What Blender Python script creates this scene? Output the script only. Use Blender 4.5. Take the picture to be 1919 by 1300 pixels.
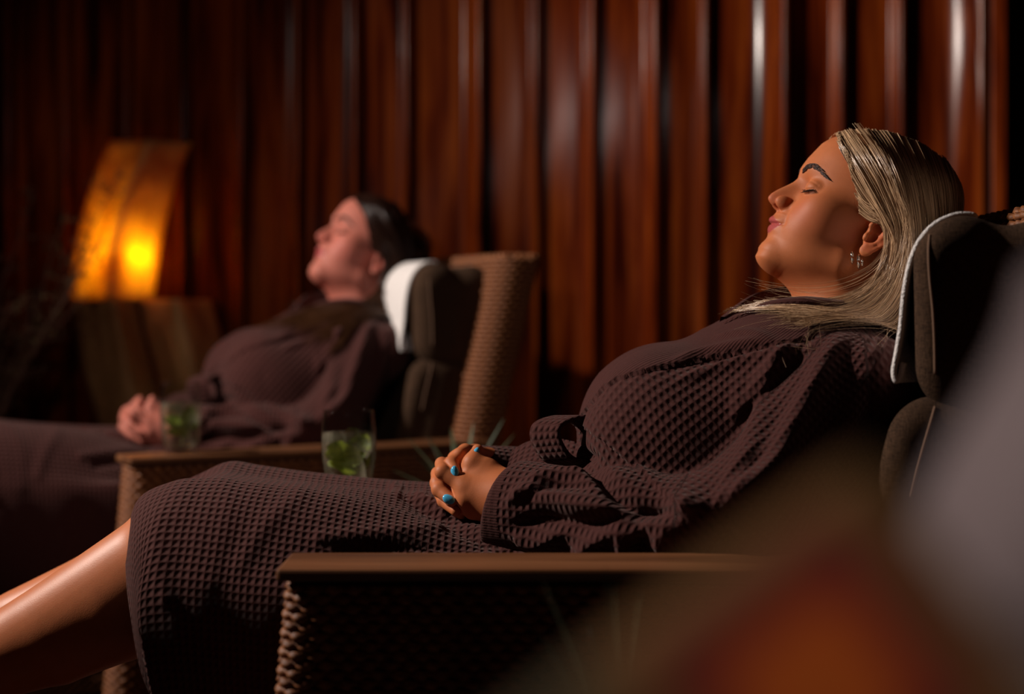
import bpy, bmesh, math, random
import numpy as np
from mathutils import Vector, Matrix

random.seed(7)
rng = np.random.default_rng(7)
C = bpy.context.scene.collection
SC = bpy.context.scene
for o in list(bpy.data.objects):
    bpy.data.objects.remove(o)

# ------------------------------------------------------------------ camera, world, lights, exposure
CAM_H = 0.8394
HOR = 590.0          # the row of the horizon in the photograph
F_PX = 2665.0
cam_d = bpy.data.cameras.new('camera')
cam_d.sensor_width = 36.0
cam_d.lens = F_PX / 1919.0 * 36.0
cam_d.clip_start = 0.02
cam_d.shift_y = -(650.0 - HOR) / 1919.0
cam_d.dof.use_dof = True
cam_d.dof.focus_distance = 1.67
cam_d.dof.aperture_fstop = 2.1
cam = bpy.data.objects.new('camera', cam_d)
cam.location = (0, 0, CAM_H)
cam.rotation_euler = (math.pi / 2, 0, 0)
C.objects.link(cam)
SC.camera = cam

SC.view_settings.view_transform = 'Standard'
SC.view_settings.look = 'None'
SC.view_settings.exposure = 0.0
SC.view_settings.gamma = 1.0
SC.view_settings.use_curve_mapping = False
SC.cycles.transparent_max_bounces = 32

world = bpy.data.worlds.new('dim_room')
SC.world = world
world.use_nodes = True
world.node_tree.nodes['Background'].inputs[0].default_value = (1.0, 0.30, 0.22, 1)
world.node_tree.nodes['Background'].inputs[1].default_value = 0.006


def lamp(name, kind, loc, aim, power, color, size=0.1, spot=None, blend=0.5):
    d = bpy.data.lights.new(name, kind)
    d.energy = power
    d.color = color
    if kind == 'AREA':
        d.size = size
    else:
        d.shadow_soft_size = size
    if spot:
        d.spot_size = math.radians(spot)
        d.spot_blend = blend
    o = bpy.data.objects.new(name, d)
    o.location = loc
    o.rotation_euler = (Vector(aim) - Vector(loc)).to_track_quat('-Z', 'Y').to_euler()
    C.objects.link(o)
    return o


KEY = lamp('key_spotlight', 'SPOT', (-2.5, 1.88, 2.40), (0.85, 2.20, 0.80), 470.0, (1.0, 0.85, 0.75), 0.07, 84, 1.0)
BACK = lamp('room_spotlight', 'SPOT', (-0.42, -0.10, 1.22), (-0.52, 3.30, 0.94), 27.0, (1.0, 0.80, 0.74), 0.04, 36, 0.5)
FILL = lamp('foreground_fill', 'SPOT', (0.10, -0.55, 1.95), (0.08, 0.30, 0.78), 24.0, (1.0, 0.85, 0.75), 0.05, 26, 0.6)  # added fill spot without a fixture, brightens the near cushion and daybed


# ------------------------------------------------------------------ small helpers
def W(px, py, d):
    """a pixel of the photograph and a depth in metres give a point of the room"""
    return np.array([(px - 959.5) * d / F_PX, d, CAM_H + (HOR - py) * d / F_PX])


def tag(o, label=None, cat=None, group=None, kind=None):
    if label: o['label'] = label
    if cat: o['category'] = cat
    if group: o['group'] = group
    if kind: o['kind'] = kind
    return o


def empty(name, loc=(0, 0, 0), rz=0.0, parent=None):
    o = bpy.data.objects.new(name, None)
    o.empty_display_size = 0.1
    o.location = loc
    o.rotation_euler = (0, 0, rz)
    if parent:
        o.parent = parent
        o.matrix_parent_inverse = world_of(parent).inverted()
    C.objects.link(o)
    return o


def mesh_from(name, V, F, smooth=True):
    me = bpy.data.meshes.new(name)
    V = np.asarray(V, np.float32)
    if isinstance(F, np.ndarray) and F.ndim == 2:
        n, k = F.shape
        me.vertices.add(len(V)); me.vertices.foreach_set('co', V.ravel())
        me.loops.add(n * k); me.loops.foreach_set('vertex_index', F.astype(np.int32).ravel())
        me.polygons.add(n)
        me.polygons.foreach_set('loop_start', np.arange(0, n * k, k, dtype=np.int32))
        me.polygons.foreach_set('loop_total', np.full(n, k, dtype=np.int32))
        me.update(calc_edges=True)
        me.validate()
    else:
        me.from_pydata([tuple(map(float, v)) for v in V], [], [tuple(map(int, f)) for f in F])
        me.update()
    if smooth:
        me.polygons.foreach_set('use_smooth', np.ones(len(me.polygons), dtype=bool))
    return me


def world_of(o):
    m = o.matrix_basis.copy()
    m = Matrix.LocRotScale(o.location, o.rotation_euler, o.scale)
    return m if o.parent is None else world_of(o.parent) @ o.matrix_parent_inverse @ m


def put(name, me, m=None, parent=None, loc=None):
    """links a mesh; its coordinates are the room's, whatever its parent"""
    if m is not None and len(me.materials) == 0:
        me.materials.append(m)
    o = bpy.data.objects.new(name, me)
    if parent is not None:
        o.parent = parent
        o.matrix_parent_inverse = world_of(parent).inverted()
    if loc is not None: o.location = loc
    C.objects.link(o)
    return o


def copy_tree(o, parent=None, skip=()):
    c = o.copy(); C.objects.link(c)
    if parent is not None:
        c.parent = parent
        c.matrix_parent_inverse = o.matrix_parent_inverse.copy()
    for ch in [x for x in bpy.data.objects if x.parent == o]:
        if ch.name.split('.')[0] not in skip: copy_tree(ch, c, skip)
    return c


def vuv(me, uv):
    """per-vertex uv to the loops"""
    lay = me.uv_layers.new(name='UVMap')
    idx = np.zeros(len(me.loops), dtype=np.int32)
    me.loops.foreach_get('vertex_index', idx)
    lay.data.foreach_set('uv', np.asarray(uv, np.float32)[idx].ravel())


def vattr(me, name, val):
    a = me.attributes.new(name, 'FLOAT', 'POINT')
    a.data.foreach_set('value', np.asarray(val, np.float32))


def grid_faces(nu, nv, close_v=False):
    i = np.arange(nu - 1)[:, None]
    j = np.arange(nv if close_v else nv - 1)[None, :]
    a = i * nv + j
    b = i * nv + (j + 1) % nv
    return np.stack([a, b, b + nv, a + nv], -1).reshape(-1, 4)


def catmull(P, n):
    """n points of a Catmull-Rom curve through P (k,dim)"""
    P = np.asarray(P, float)
    k = len(P)
    t = np.linspace(0, k - 1, n)
    i = np.minimum(t.astype(int), k - 2)
    f = (t - i)[:, None]
    Q = np.vstack([2 * P[0] - P[1], P, 2 * P[-1] - P[-2]])
    p0, p1, p2, p3 = Q[i], Q[i + 1], Q[i + 2], Q[i + 3]
    return 0.5 * (2 * p1 + (p2 - p0) * f + (2 * p0 - 5 * p1 + 4 * p2 - p3) * f ** 2 + (3 * p1 - p0 - 3 * p2 + p3) * f ** 3)


def tube(P, r, ns=8, closed=False, caps=True):
    """vertices and faces of a tube along P; r a number or one per point"""
    P = np.asarray(P, float)
    n = len(P)
    r = np.broadcast_to(np.asarray(r, float), (n,))
    if closed:
        T = np.roll(P, -1, 0) - np.roll(P, 1, 0)
    else:
        T = np.gradient(P, axis=0)
    T /= np.linalg.norm(T, axis=1)[:, None] + 1e-12
    ref = np.array([0.0, 0, 1.0])
    if abs(T[:, 2]).mean() > 0.8: ref = np.array([0.0, 1.0, 0])
    A = np.cross(T, ref); A /= np.linalg.norm(A, axis=1)[:, None] + 1e-12
    B = np.cross(T, A)
    an = np.linspace(0, 2 * np.pi, ns, endpoint=False)
    V = P[:, None] + r[:, None, None] * (np.cos(an)[None, :, None] * A[:, None] + np.sin(an)[None, :, None] * B[:, None])
    V = V.reshape(-1, 3)
    F = [tuple(f) for f in grid_faces(n, ns, True)]
    if closed:
        for j in range(ns):
            F.append(((n - 1) * ns + j, (n - 1) * ns + (j + 1) % ns, (j + 1) % ns, j))
    elif caps:
        F.append(tuple(range(ns))[::-1]); F.append(tuple((n - 1) * ns + j for j in range(ns)))
    return V, F


class MB:
    """collects pieces of one mesh"""
    def __init__(s): s.V = []; s.F = []; s.n = 0
    def add(s, V, F):
        V = np.asarray(V, float)
        s.V.append(V); s.F += [tuple(int(i) + s.n for i in f) for f in F]; s.n += len(V)
        return s
    def box(s, lo, hi):
        x0, y0, z0 = lo; x1, y1, z1 = hi
        V = [(x0, y0, z0), (x1, y0, z0), (x1, y1, z0), (x0, y1, z0), (x0, y0, z1), (x1, y0, z1), (x1, y1, z1), (x0, y1, z1)]
        return s.add(V, [(0, 3, 2, 1), (4, 5, 6, 7), (0, 1, 5, 4), (1, 2, 6, 5), (2, 3, 7, 6), (3, 0, 4, 7)])
    def mesh(s, name, smooth=True): return mesh_from(name, np.vstack(s.V), s.F, smooth)


def bevel(o, w, seg=2):
    m = o.modifiers.new('bevel', 'BEVEL'); m.width = w; m.segments = seg; m.limit_method = 'ANGLE'
    return o


# ------------------------------------------------------------------ materials
def mat(name, color=(0.5, 0.5, 0.5), rough=0.5, **kw):
    m = bpy.data.materials.new(name)
    m.use_nodes = True
    b = m.node_tree.nodes['Principled BSDF']
    b.inputs['Base Color'].default_value = (*color, 1)
    b.inputs['Roughness'].default_value = rough
    for k, v in kw.items():
        b.inputs[k].default_value = v
    return m


class NT:
    def __init__(s, m):
        s.m = m; s.t = m.node_tree; s.b = s.t.nodes['Principled BSDF']
    def n(s, kind, **kw):
        x = s.t.nodes.new('ShaderNode' + kind)
        for k, v in kw.items(): setattr(x, k, v)
        return x
    def l(s, a, b): s.t.links.new(a, b)
    def val(s, sock, v):
        if hasattr(v, 'default_value') and hasattr(v, 'links'): s.l(v, sock)
        else: sock.default_value = v
    def math(s, op, a, b=0.0, c=0.0):
        x = s.n('Math', operation=op)
        s.val(x.inputs[0], a); s.val(x.inputs[1], b); s.val(x.inputs[2], c)
        return x.outputs[0]
    def coord(s, which='Object'): return s.n('TexCoord').outputs[which]
    def mapping(s, vec, scale=(1, 1, 1), loc=(0, 0, 0)):
        x = s.n('Mapping'); s.l(vec, x.inputs[0]); x.inputs['Scale'].default_value = scale; x.inputs['Location'].default_value = loc
        return x.outputs[0]
    def noise(s, vec, scale, detail=3.0, rough=0.5, dist=0.0):
        x = s.n('TexNoise'); s.l(vec, x.inputs['Vector']); x.inputs['Scale'].default_value = scale
        x.inputs['Detail'].default_value = detail; x.inputs['Roughness'].default_value = rough; x.inputs['Distortion'].default_value = dist
        return x.outputs['Fac']
    def ramp(s, fac, stops):
        x = s.n('ValToRGB'); s.l(fac, x.inputs[0])
        e = x.color_ramp.elements
        while len(e) < len(stops): e.new(0.5)
        for i, (p, c) in enumerate(stops):
            e[i].position = p; e[i].color = (*c, 1)
        return x.outputs[0]
    def bump(s, h, dist=0.001, strength=1.0, normal=None):
        x = s.n('Bump'); s.l(h, x.inputs['Height']); x.inputs['Distance'].default_value = dist; x.inputs['Strength'].default_value = strength
        if normal is not None: s.l(normal, x.inputs['Normal'])
        return x.outputs[0]
    def mix(s, fac, a, b, mode='MIX'):
        x = s.n('Mix', data_type='RGBA', blend_type=mode)
        s.val(x.inputs[0], fac)
        for sock, v in ((x.inputs[6], a), (x.inputs[7], b)):
            if isinstance(v, tuple): sock.default_value = (*v, 1)
            else: s.l(v, sock)
        return x.outputs[2]


def wood_material(name, dark, midc, light, rough=0.3, axis='z', scale=1.0, bump=0.0004):
    m = mat(name, midc, rough); t = NT(m)
    co = t.coord('Object')
    info = t.n('ObjectInfo')
    off = t.n('VectorMath', operation='SCALE'); t.l(info.outputs['Random'], off.inputs['Scale']); off.inputs[0].default_value = (13.0, 7.0, 5.0)
    ad = t.n('VectorMath', operation='ADD'); t.l(co, ad.inputs[0]); t.l(off.outputs[0], ad.inputs[1])
    sc = {'z': (9, 9, 0.55), 'x': (0.55, 9, 9)}[axis]
    v = t.mapping(ad.outputs[0], tuple(k * scale for k in sc))
    n1 = t.noise(v, 2.2, 4, 0.6, 0.6)
    sc2 = {'z': (70, 70, 1.4), 'x': (1.4, 70, 70)}[axis]
    n2 = t.noise(t.mapping(ad.outputs[0], tuple(k * scale for k in sc2)), 2.0, 3, 0.6)
    col = t.ramp(n1, [(0.36, dark), (0.49, midc), (0.63, light)])
    col = t.mix(t.math('MULTIPLY', n2, 0.55), col, dark)
    br = t.math('MULTIPLY_ADD', info.outputs['Random'], 0.55, 0.62)
    hs = t.n('HueSaturation'); t.l(col, hs.inputs['Color']); t.l(br, hs.inputs['Value'])
    t.l(hs.outputs[0], t.b.inputs['Base Color'])
    t.l(t.bump(n2, bump, 0.5), t.b.inputs['Normal'])
    t.l(t.math('MULTIPLY_ADD', n1, 0.16, rough - 0.08), t.b.inputs['Roughness'])
    return m


def waffle_material(name, color, cell=0.0084, depth=0.0025):
    """honeycomb towelling: pits in a square grid, laid along the cloth's own uv in metres"""
    m = mat(name, color, 0.95); t = NT(m)
    t.b.inputs['Sheen Weight'].default_value = 0.10
    t.b.inputs['Sheen Roughness'].default_value = 0.5
    t.b.inputs['Sheen Tint'].default_value = (1.0, 0.75, 0.7, 1)
    t.b.inputs['Specular IOR Level'].default_value = 0.15
    uv = t.coord('UV')
    sep = t.n('SeparateXYZ')
    wob = t.noise(uv, 40, 2)
    t.l(uv, sep.inputs[0])
    k = 2 * math.pi / cell
    wo = t.math('MULTIPLY', wob, 1.3)
    a = t.math('MULTIPLY_ADD', t.math('COSINE', t.math('MULTIPLY_ADD', sep.outputs[0], k, wo)), -0.5, 0.5)
    b = t.math('MULTIPLY_ADD', t.math('COSINE', t.math('MULTIPLY_ADD', sep.outputs[1], k * 0.92, wo)), -0.5, 0.5)
    pit = t.math('POWER', t.math('MULTIPLY', a, b), 0.8)
    at = t.n('Attribute', attribute_name='waffle')
    pit = t.math('MULTIPLY', pit, at.outputs['Fac'])
    fuzz = t.noise(t.coord('Object'), 900, 2)
    rib = t.math('MULTIPLY', t.math('SINE', t.math('MULTIPLY', sep.outputs[1], k * 2.6)), t.math('SUBTRACT', 1.0, at.outputs['Fac']))
    h = t.math('MULTIPLY_ADD', pit, -1.0, t.math('MULTIPLY', fuzz, 0.22))
    h = t.math('MULTIPLY_ADD', rib, 0.10, h)
    t.l(t.bump(h, depth, 1.0), t.b.inputs['Normal'])
    big = t.noise(t.coord('Object'), 260, 3)
    t.l(t.mix(big, tuple(c * 0.72 for c in color), tuple(c * 1.28 for c in color)), t.b.inputs['Base Color'])
    return m


def linen_material(name, color):
    m = mat(name, color, 0.95); t = NT(m)
    co = t.coord('Object')
    a = t.noise(t.mapping(co, (1, 1, 8)), 130, 2, 0.6)
    b = t.noise(t.mapping(co, (8, 1, 1)), 130, 2, 0.6)
    f = t.math('MULTIPLY_ADD', a, 0.5, t.math('MULTIPLY', b, 0.5))
    t.l(t.ramp(f, [(0.34, tuple(c * 0.35 for c in color)), (0.66, tuple(min(1, c * 1.7) for c in color))]), t.b.inputs['Base Color'])
    t.l(t.bump(f, 0.0016, 1.0), t.b.inputs['Normal'])
    t.b.inputs['Specular IOR Level'].default_value = 0.15
    return m


def skin_material(name, base, cheek, lip):
    m = mat(name, base, 0.42); t = NT(m)
    t.b.inputs['Specular IOR Level'].default_value = 0.26
    t.b.inputs['Subsurface Weight'].default_value = 0.12
    t.b.inputs['Subsurface Radius'].default_value = (0.6, 0.18, 0.08)
    t.b.inputs['Subsurface Scale'].default_value = 0.006
    co = t.coord('Object')
    mot = t.noise(co, 55, 4, 0.6)
    col = t.mix(mot, tuple(c * 0.86 for c in base), tuple(min(1, c * 1.13) for c in base))
    ck = t.n('Attribute', attribute_name='cheek'); lp = t.n('Attribute', attribute_name='lip')
    col = t.mix(ck.outputs['Fac'], col, cheek)
    col = t.mix(lp.outputs['Fac'], col, lip)
    t.l(col, t.b.inputs['Base Color'])
    fine = t.noise(co, 900, 2)
    t.l(t.bump(fine, 0.00025, 0.5), t.b.inputs['Normal'])
    gs = t.n('Attribute', attribute_name='gloss')
    t.l(t.math('MULTIPLY_ADD', gs.outputs['Fac'], -0.10, t.math('MULTIPLY_ADD', lp.outputs['Fac'], -0.32, 0.54)), t.b.inputs['Roughness'])
    t.l(t.math('MULTIPLY_ADD', gs.outputs['Fac'], 0.16, 0.26), t.b.inputs['Specular IOR Level'])
    return m


def hair_material(name, c_dark, c_light, tips=None):
    m = mat(name, c_light, 0.24); t = NT(m)
    info = t.n('HairInfo')
    col = t.mix(t.math('POWER', info.outputs['Random'], 1.3), c_dark, c_light)
    if tips: col = t.mix(t.math('POWER', info.outputs['Intercept'], 3.0), col, tips)
    t.l(col, t.b.inputs['Base Color'])
    t.b.inputs['Specular IOR Level'].default_value = 0.8
    return m


M = {}
M['panel'] = wood_material('varnished_wood', (0.034, 0.0035, 0.0010), (0.215, 0.031, 0.0042), (0.43, 0.088, 0.011), 0.25, 'z', 1.0)
_t = NT(M['panel']); _t.b.inputs['Anisotropic'].default_value = 0.75; _t.b.inputs['Anisotropic Rotation'].default_value = 0.25
_g = _t.n('Tangent', direction_type='RADIAL', axis='Z'); _t.l(_g.outputs[0], _t.b.inputs['Tangent'])
M['wall_dark'] = mat('dark_backing', (0.012, 0.003, 0.002), 0.8)
M['board'] = wood_material('armrest_wood', (0.09, 0.032, 0.012), (0.20, 0.075, 0.026), (0.30, 0.12, 0.045), 0.45, 'x', 1.0)
M['robe'] = waffle_material('waffle_towelling', (0.054, 0.0165, 0.0145))
M['skin'] = skin_material('tanned_skin', (0.52, 0.165, 0.062), (0.50, 0.120, 0.055), (0.42, 0.085, 0.080))
M['skin_fair'] = skin_material('fair_skin', (0.50, 0.165, 0.120), (0.50, 0.12, 0.09), (0.42, 0.09, 0.09))
M['nail'] = mat('blue_polish', (0.085, 0.50, 0.84), 0.16)
M['blonde'] = hair_material('blonde_hair', (0.11, 0.045, 0.018), (0.98, 0.68, 0.41))
M['brunette'] = hair_material('dark_brown_hair', (0.010, 0.004, 0.003), (0.035, 0.014, 0.009), (0.10, 0.042, 0.018))
M['brunette'].node_tree.nodes['Principled BSDF'].inputs['Specular IOR Level'].default_value = 0.3
M['lash'] = mat('dark_lash', (0.012, 0.006, 0.005), 0.5)
M['brow'] = mat('brown_brow', (0.045, 0.017, 0.012), 0.6)
M['silver'] = mat('silver', (0.8, 0.78, 0.76), 0.15, Metallic=1.0)
M['linen'] = linen_material('brown_linen', (0.046, 0.025, 0.014))
M['seam'] = mat('brown_thread', (0.16, 0.09, 0.055), 0.9)
M['towel'] = mat('white_towel', (0.80, 0.78, 0.77), 0.95)
_t = NT(M['towel']); _t.l(_t.bump(_t.noise(_t.coord('Object'), 420, 3), 0.0022, 1.0), _t.b.inputs['Normal'])
M['wicker'] = mat('water_hyacinth', (0.28, 0.120, 0.040), 0.6)
_t = NT(M['wicker']); _n = _t.noise(_t.mapping(_t.coord('Object'), (1, 1, 3)), 75, 4, 0.65)
_t.l(_t.ramp(_n, [(0.3, (0.070, 0.016, 0.003)), (0.7, (0.32, 0.110, 0.026))]), _t.b.inputs['Base Color'])
_t.l(_t.bump(_n, 0.0012, 1.0), _t.b.inputs['Normal'])
M['wicker_core'] = mat('dark_wicker_gap', (0.035, 0.016, 0.008), 0.9)
M['carpet'] = mat('dark_carpet', (0.035, 0.014, 0.010), 0.95)
_t = NT(M['carpet']); _t.l(_t.bump(_t.noise(_t.coord('Object'), 350, 3), 0.004, 1.0), _t.b.inputs['Normal'])


# ------------------------------------------------------------------ signed distance modelling
def smin(a, b, k):
    h = np.maximum(k - np.abs(a - b), 0.0) / k
    return np.minimum(a, b) - h * h * k * 0.25


def smax(a, b, k): return -smin(-a, -b, k)


def s_cap(P, a, b, ra, rb):
    a = np.asarray(a, np.float32); b = np.asarray(b, np.float32)
    ab = b - a
    t = np.clip(((P - a) @ ab) / (ab @ ab + 1e-12), 0, 1)
    d = P - a - t[:, None] * ab
    return np.sqrt(np.einsum('ij,ij->i', d, d)) - (ra + (rb - ra) * t)


def s_ell(P, c, r, R=None):
    q = P - np.asarray(c, np.float32)
    if R is not None: q = q @ R
    r = np.asarray(r, np.float32)
    a = q / r; k0 = np.sqrt(np.einsum('ij,ij->i', a, a)) + 1e-9
    b = a / r; k1 = np.sqrt(np.einsum('ij,ij->i', b, b)) + 1e-9
    return k0 * (k0 - 1.0) / k1


def s_chain(P, pts, rad, k=0.004):
    d = None
    for i in range(len(pts) - 1):
        e = s_cap(P, pts[i], pts[i + 1], rad[i], rad[i + 1])
        d = e if d is None else smin(d, e, k)
    return d


def sdf_mesh(f, lo, hi, h, safety=1.7, project=2):
    """surface nets of f over a box, evaluated only near the surface"""
    lo = np.asarray(lo, float); hi = np.asarray(hi, float)
    B = 8
    nb = np.maximum(np.ceil((hi - lo) / (h * B)).astype(int), 1)
    N = nb * B + 1
    cx = [lo[i] + (np.arange(nb[i]) + 0.5) * B * h for i in range(3)]
    Cc = np.stack(np.meshgrid(*cx, indexing='ij'), -1).reshape(-1, 3).astype(np.float32)
    dc = f(Cc)
    D = np.repeat(np.repeat(np.repeat(dc.reshape(nb), B, 0), B, 1), B, 2)
    D = np.pad(D, ((0, 1), (0, 1), (0, 1)), mode='edge').astype(np.float32)
    act = np.abs(dc) < B * h * 0.87 * safety
    bi = np.stack(np.unravel_index(np.nonzero(act)[0], nb), -1)
    o = np.stack(np.meshgrid(*[np.arange(B + 1)] * 3, indexing='ij'), -1).reshape(-1, 3)
    step = 600
    for s in range(0, len(bi), step):
        ix = (bi[s:s + step, None, :] * B + o[None]).reshape(-1, 3)
        P = (lo + ix * h).astype(np.float32)
        D[ix[:, 0], ix[:, 1], ix[:, 2]] = f(P)
    ins = D < 0
    n = N - 1
    cnt = np.zeros(n, np.int8)
    for a in (0, 1):
        for b in (0, 1):
            for c in (0, 1):
                cnt += ins[a:a + n[0], b:b + n[1], c:c + n[2]]
    cells = np.stack(np.nonzero((cnt > 0) & (cnt < 8)), -1)
    cid = np.full(n, -1, np.int32)
    cid[cells[:, 0], cells[:, 1], cells[:, 2]] = np.arange(len(cells))
    cor = {}
    for a in (0, 1):
        for b in (0, 1):
            for c in (0, 1):
                cor[(a, b, c)] = D[cells[:, 0] + a, cells[:, 1] + b, cells[:, 2] + c]
    acc = np.zeros((len(cells), 3)); w = np.zeros(len(cells))
    ks = list(cor)
    for p in ks:
        for ax in range(3):
            if p[ax]: continue
            q = list(p); q[ax] = 1; q = tuple(q)
            d0, d1 = cor[p], cor[q]
            m = (d0 < 0) != (d1 < 0)
            t = np.where(m, d0 / np.where(m, d0 - d1, 1), 0)
            pt = np.tile(np.array(p, float), (len(cells), 1)); pt[:, ax] += t
            acc[m] += pt[m]; w[m] += 1
    V = lo + (cells + acc / w[:, None]) * h
    Q = []
    for ax in range(3):
        b, c = [(1, 2), (2, 0), (0, 1)][ax]
        s0 = [slice(None)] * 3; s1 = [slice(None)] * 3
        s0[ax] = slice(0, N[ax] - 1); s1[ax] = slice(1, N[ax])
        m = ins[tuple(s0)] != ins[tuple(s1)]
        e = np.stack(np.nonzero(m), -1)
        ok = (e[:, b] > 0) & (e[:, c] > 0) & (e[:, b] < n[b]) & (e[:, c] < n[c])
        e = e[ok]
        eb = np.zeros(3, int); eb[b] = 1
        ec = np.zeros(3, int); ec[c] = 1
        g = lambda x: cid[x[:, 0], x[:, 1], x[:, 2]]
        q = np.stack([g(e - eb - ec), g(e - ec), g(e), g(e - eb)], -1)
        flip = ~ins[e[:, 0], e[:, 1], e[:, 2]]
        q[flip] = q[flip][:, ::-1]
        Q.append(q)
    Q = np.vstack(Q)
    Q = Q[(Q >= 0).all(1)]
    for _ in range(project):
        P = V.astype(np.float32)
        d, g = grad(f, P, h * 0.5)
        V = V - np.clip(d / np.maximum((g * g).sum(1), 0.2), -h, h)[:, None] * g
    return V, Q


def grad(f, P, e):
    d = f(P)
    g = np.zeros_like(P)
    for i in range(3):
        o = np.zeros(3, np.float32); o[i] = e
        g[:, i] = (f(P + o) - f(P - o)) / (2 * e)
    return d, g


def vnormals(V, Q):
    n = np.cross(V[Q[:, 2]] - V[Q[:, 0]], V[Q[:, 3 if Q.shape[1] > 3 else 1]] - V[Q[:, 1]])
    N = np.zeros_like(V)
    for i in range(Q.shape[1]): np.add.at(N, Q[:, i], n)
    return N / (np.linalg.norm(N, axis=1)[:, None] + 1e-12)


def poly_dist(P, pts):
    """distance from P to a polyline and the place along it, 0..1"""
    pts = np.asarray(pts, float)
    best = np.full(len(P), 1e9); at = np.zeros(len(P))
    k = len(pts) - 1
    for i in range(k):
        a, b = pts[i], pts[i + 1]
        ab = b - a
        t = np.clip(((P - a) @ ab) / (ab @ ab + 1e-12), 0, 1)
        d = np.linalg.norm(P - a - t[:, None] * ab, axis=1)
        m = d < best
        best[m] = d[m]; at[m] = (i + t[m]) / k
    return best, at


def sstep(x, a, b):
    t = np.clip((x - a) / (b - a), 0, 1)
    return t * t * (3 - 2 * t)


def trace(f, px, py, d0=1.2, d1=2.3):
    """first point of the surface f seen through a pixel"""
    d = d0
    o = np.array([0, 0, CAM_H]); dirv = np.array([(px - 959.5) / F_PX, 1.0, (HOR - py) / F_PX])
    L = np.linalg.norm(dirv)
    for _ in range(90):
        p = o + dirv * d
        v = float(f(p[None].astype(np.float32))[0])
        if v < 0.0004: return p
        d += v * 0.8 / L
        if d > d1: break
    return o + dirv * (d1 + d0) / 2


# ------------------------------------------------------------------ the head (frame: f forward, u up along the face, s to the near side), metres
YC = 1.75
PX = F_PX / YC
ER = np.array([1635.0, 447.0])
TILT_F = np.array([-0.875, -0.485]); TILT_U = np.array([0.485, -0.875])
HO = W(ER[0], ER[1], YC)
HF = np.array([TILT_F[0], 0, -TILT_F[1]]); HU = np.array([TILT_U[0], 0, -TILT_U[1]]); HS = np.array([0, -1.0, 0])
HR = np.stack([HF, HU, HS])                       # rows: head axes in the room


def to_head(P): return (np.asarray(P, np.float32) - HO.astype(np.float32)) @ HR.T.astype(np.float32)
def from_head(Q): return np.asarray(Q, float) @ HR + HO


mm = 0.001
PROFILE = np.array([  # u, f of the mid-line, millimetres
    (105, 88), (93, 99.5), (73, 110.6), (49, 117.0), (33, 118.2), (26, 117.3), (20.5, 116.2), (14, 118.6), (8, 122.6), (-3.5, 131), (-11, 135.4), (-16.7, 137.0),
    (-20, 135.6), (-22.5, 131.5), (-24.3, 125.5), (-26.5, 119.8), (-30, 119.6), (-33, 120.2), (-36.5, 122.2), (-39.6, 123.2), (-42, 122.0), (-44.2, 118.6), (-46.5, 118.6),
    (-49, 119.0), (-52.3, 118.0), (-55.5, 115.4), (-59, 113.6), (-64, 113.8), (-70, 116.0), (-76.7, 116.7), (-82, 113.6), (-86.7, 107.5), (-89.6, 96)])[::-1] * mm
BASE = np.array([  # the same without nose and lips
    (105, 88), (93, 99.5), (73, 110.6), (49, 117.0), (33, 117.6), (26, 115.2), (20.5, 112.0), (8, 109), (-3.5, 109.5), (-16.7, 113.5), (-26.5, 117.4),
    (-33, 118.2), (-39.6, 118.2), (-44.2, 117.2), (-52.3, 114.6), (-59, 112.8), (-64, 113.6), (-70, 115.8), (-76.7, 116.7), (-82, 113.6), (-86.7, 107.5), (-89.6, 96)])[::-1] * mm


def head_core(Q):
    """skull, jaw and cheeks without nose, lips or eyes"""
    A = Q.copy(); A[:, 2] = np.abs(A[:, 2])
    d = s_ell(A, (.026, .050, 0), (.090, .065, .0690))
    d = smin(d, s_ell(A, (-.004, .042, 0), (.068, .066, .0705)), .03)
    d = smin(d, s_ell(A, (.052, -.012, 0), (.058, .078, .0585)), .022)
    d = smin(d, s_ell(A, (.083, -.042, 0), (.033, .034, .031)), .018)
    d = smin(d, s_ell(A, (.072, -.008, .040), (.026, .022, .021)), .020)       # cheek bone
    d = smin(d, s_ell(A, (.070, -.036, .026), (.030, .032, .026)), .020)       # cheek
    d = smin(d, s_cap(A, (.098, -.076, .009), (.030, -.052, .047), .0155, .0160), .020)   # jaw line
    d = smin(d, s_ell(A, (.099, -.075, 0), (.0175, .0165, .021)), .012)
    d = smin(d, s_cap(A, (.090, -.072, 0), (.022, -.062, 0), .018, .036), .022)            # floor of the mouth
    return d


_us = np.linspace(-.0895, .105, 120)


def _mid_front(us):
    lo = np.full(len(us), .03); hi = np.full(len(us), .16)
    for _ in range(26):
        m = (lo + hi) / 2
        d = head_core(np.stack([m, us, 0 * us], -1).astype(np.float32))
        ins = d < 0
        lo = np.where(ins, m, lo); hi = np.where(ins, hi, m)
    return lo


_core_mid = _mid_front(_us)
_corr = np.interp(_us, BASE[:, 0], BASE[:, 1]) - _core_mid
_feat = np.interp(_us, PROFILE[:, 0], PROFILE[:, 1]) - np.interp(_us, BASE[:, 0], BASE[:, 1])
_corrf = np.clip(_corr, -.012, .008) * sstep(_us, -.0885, -.078) * (1 - sstep(_us, .070, .098))
_usf = np.linspace(-.0895, .105, 600)
_featf = np.interp(_usf, PROFILE[:, 0], PROFILE[:, 1]) - np.interp(_usf, BASE[:, 0], BASE[:, 1])
_k = np.exp(-(np.arange(-6, 7) / 3.0) ** 2); _k /= _k.sum()
_featf = np.convolve(np.pad(_featf, 6, mode='edge'), _k, 'valid')
MOUTH_U = -.0443


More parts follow.
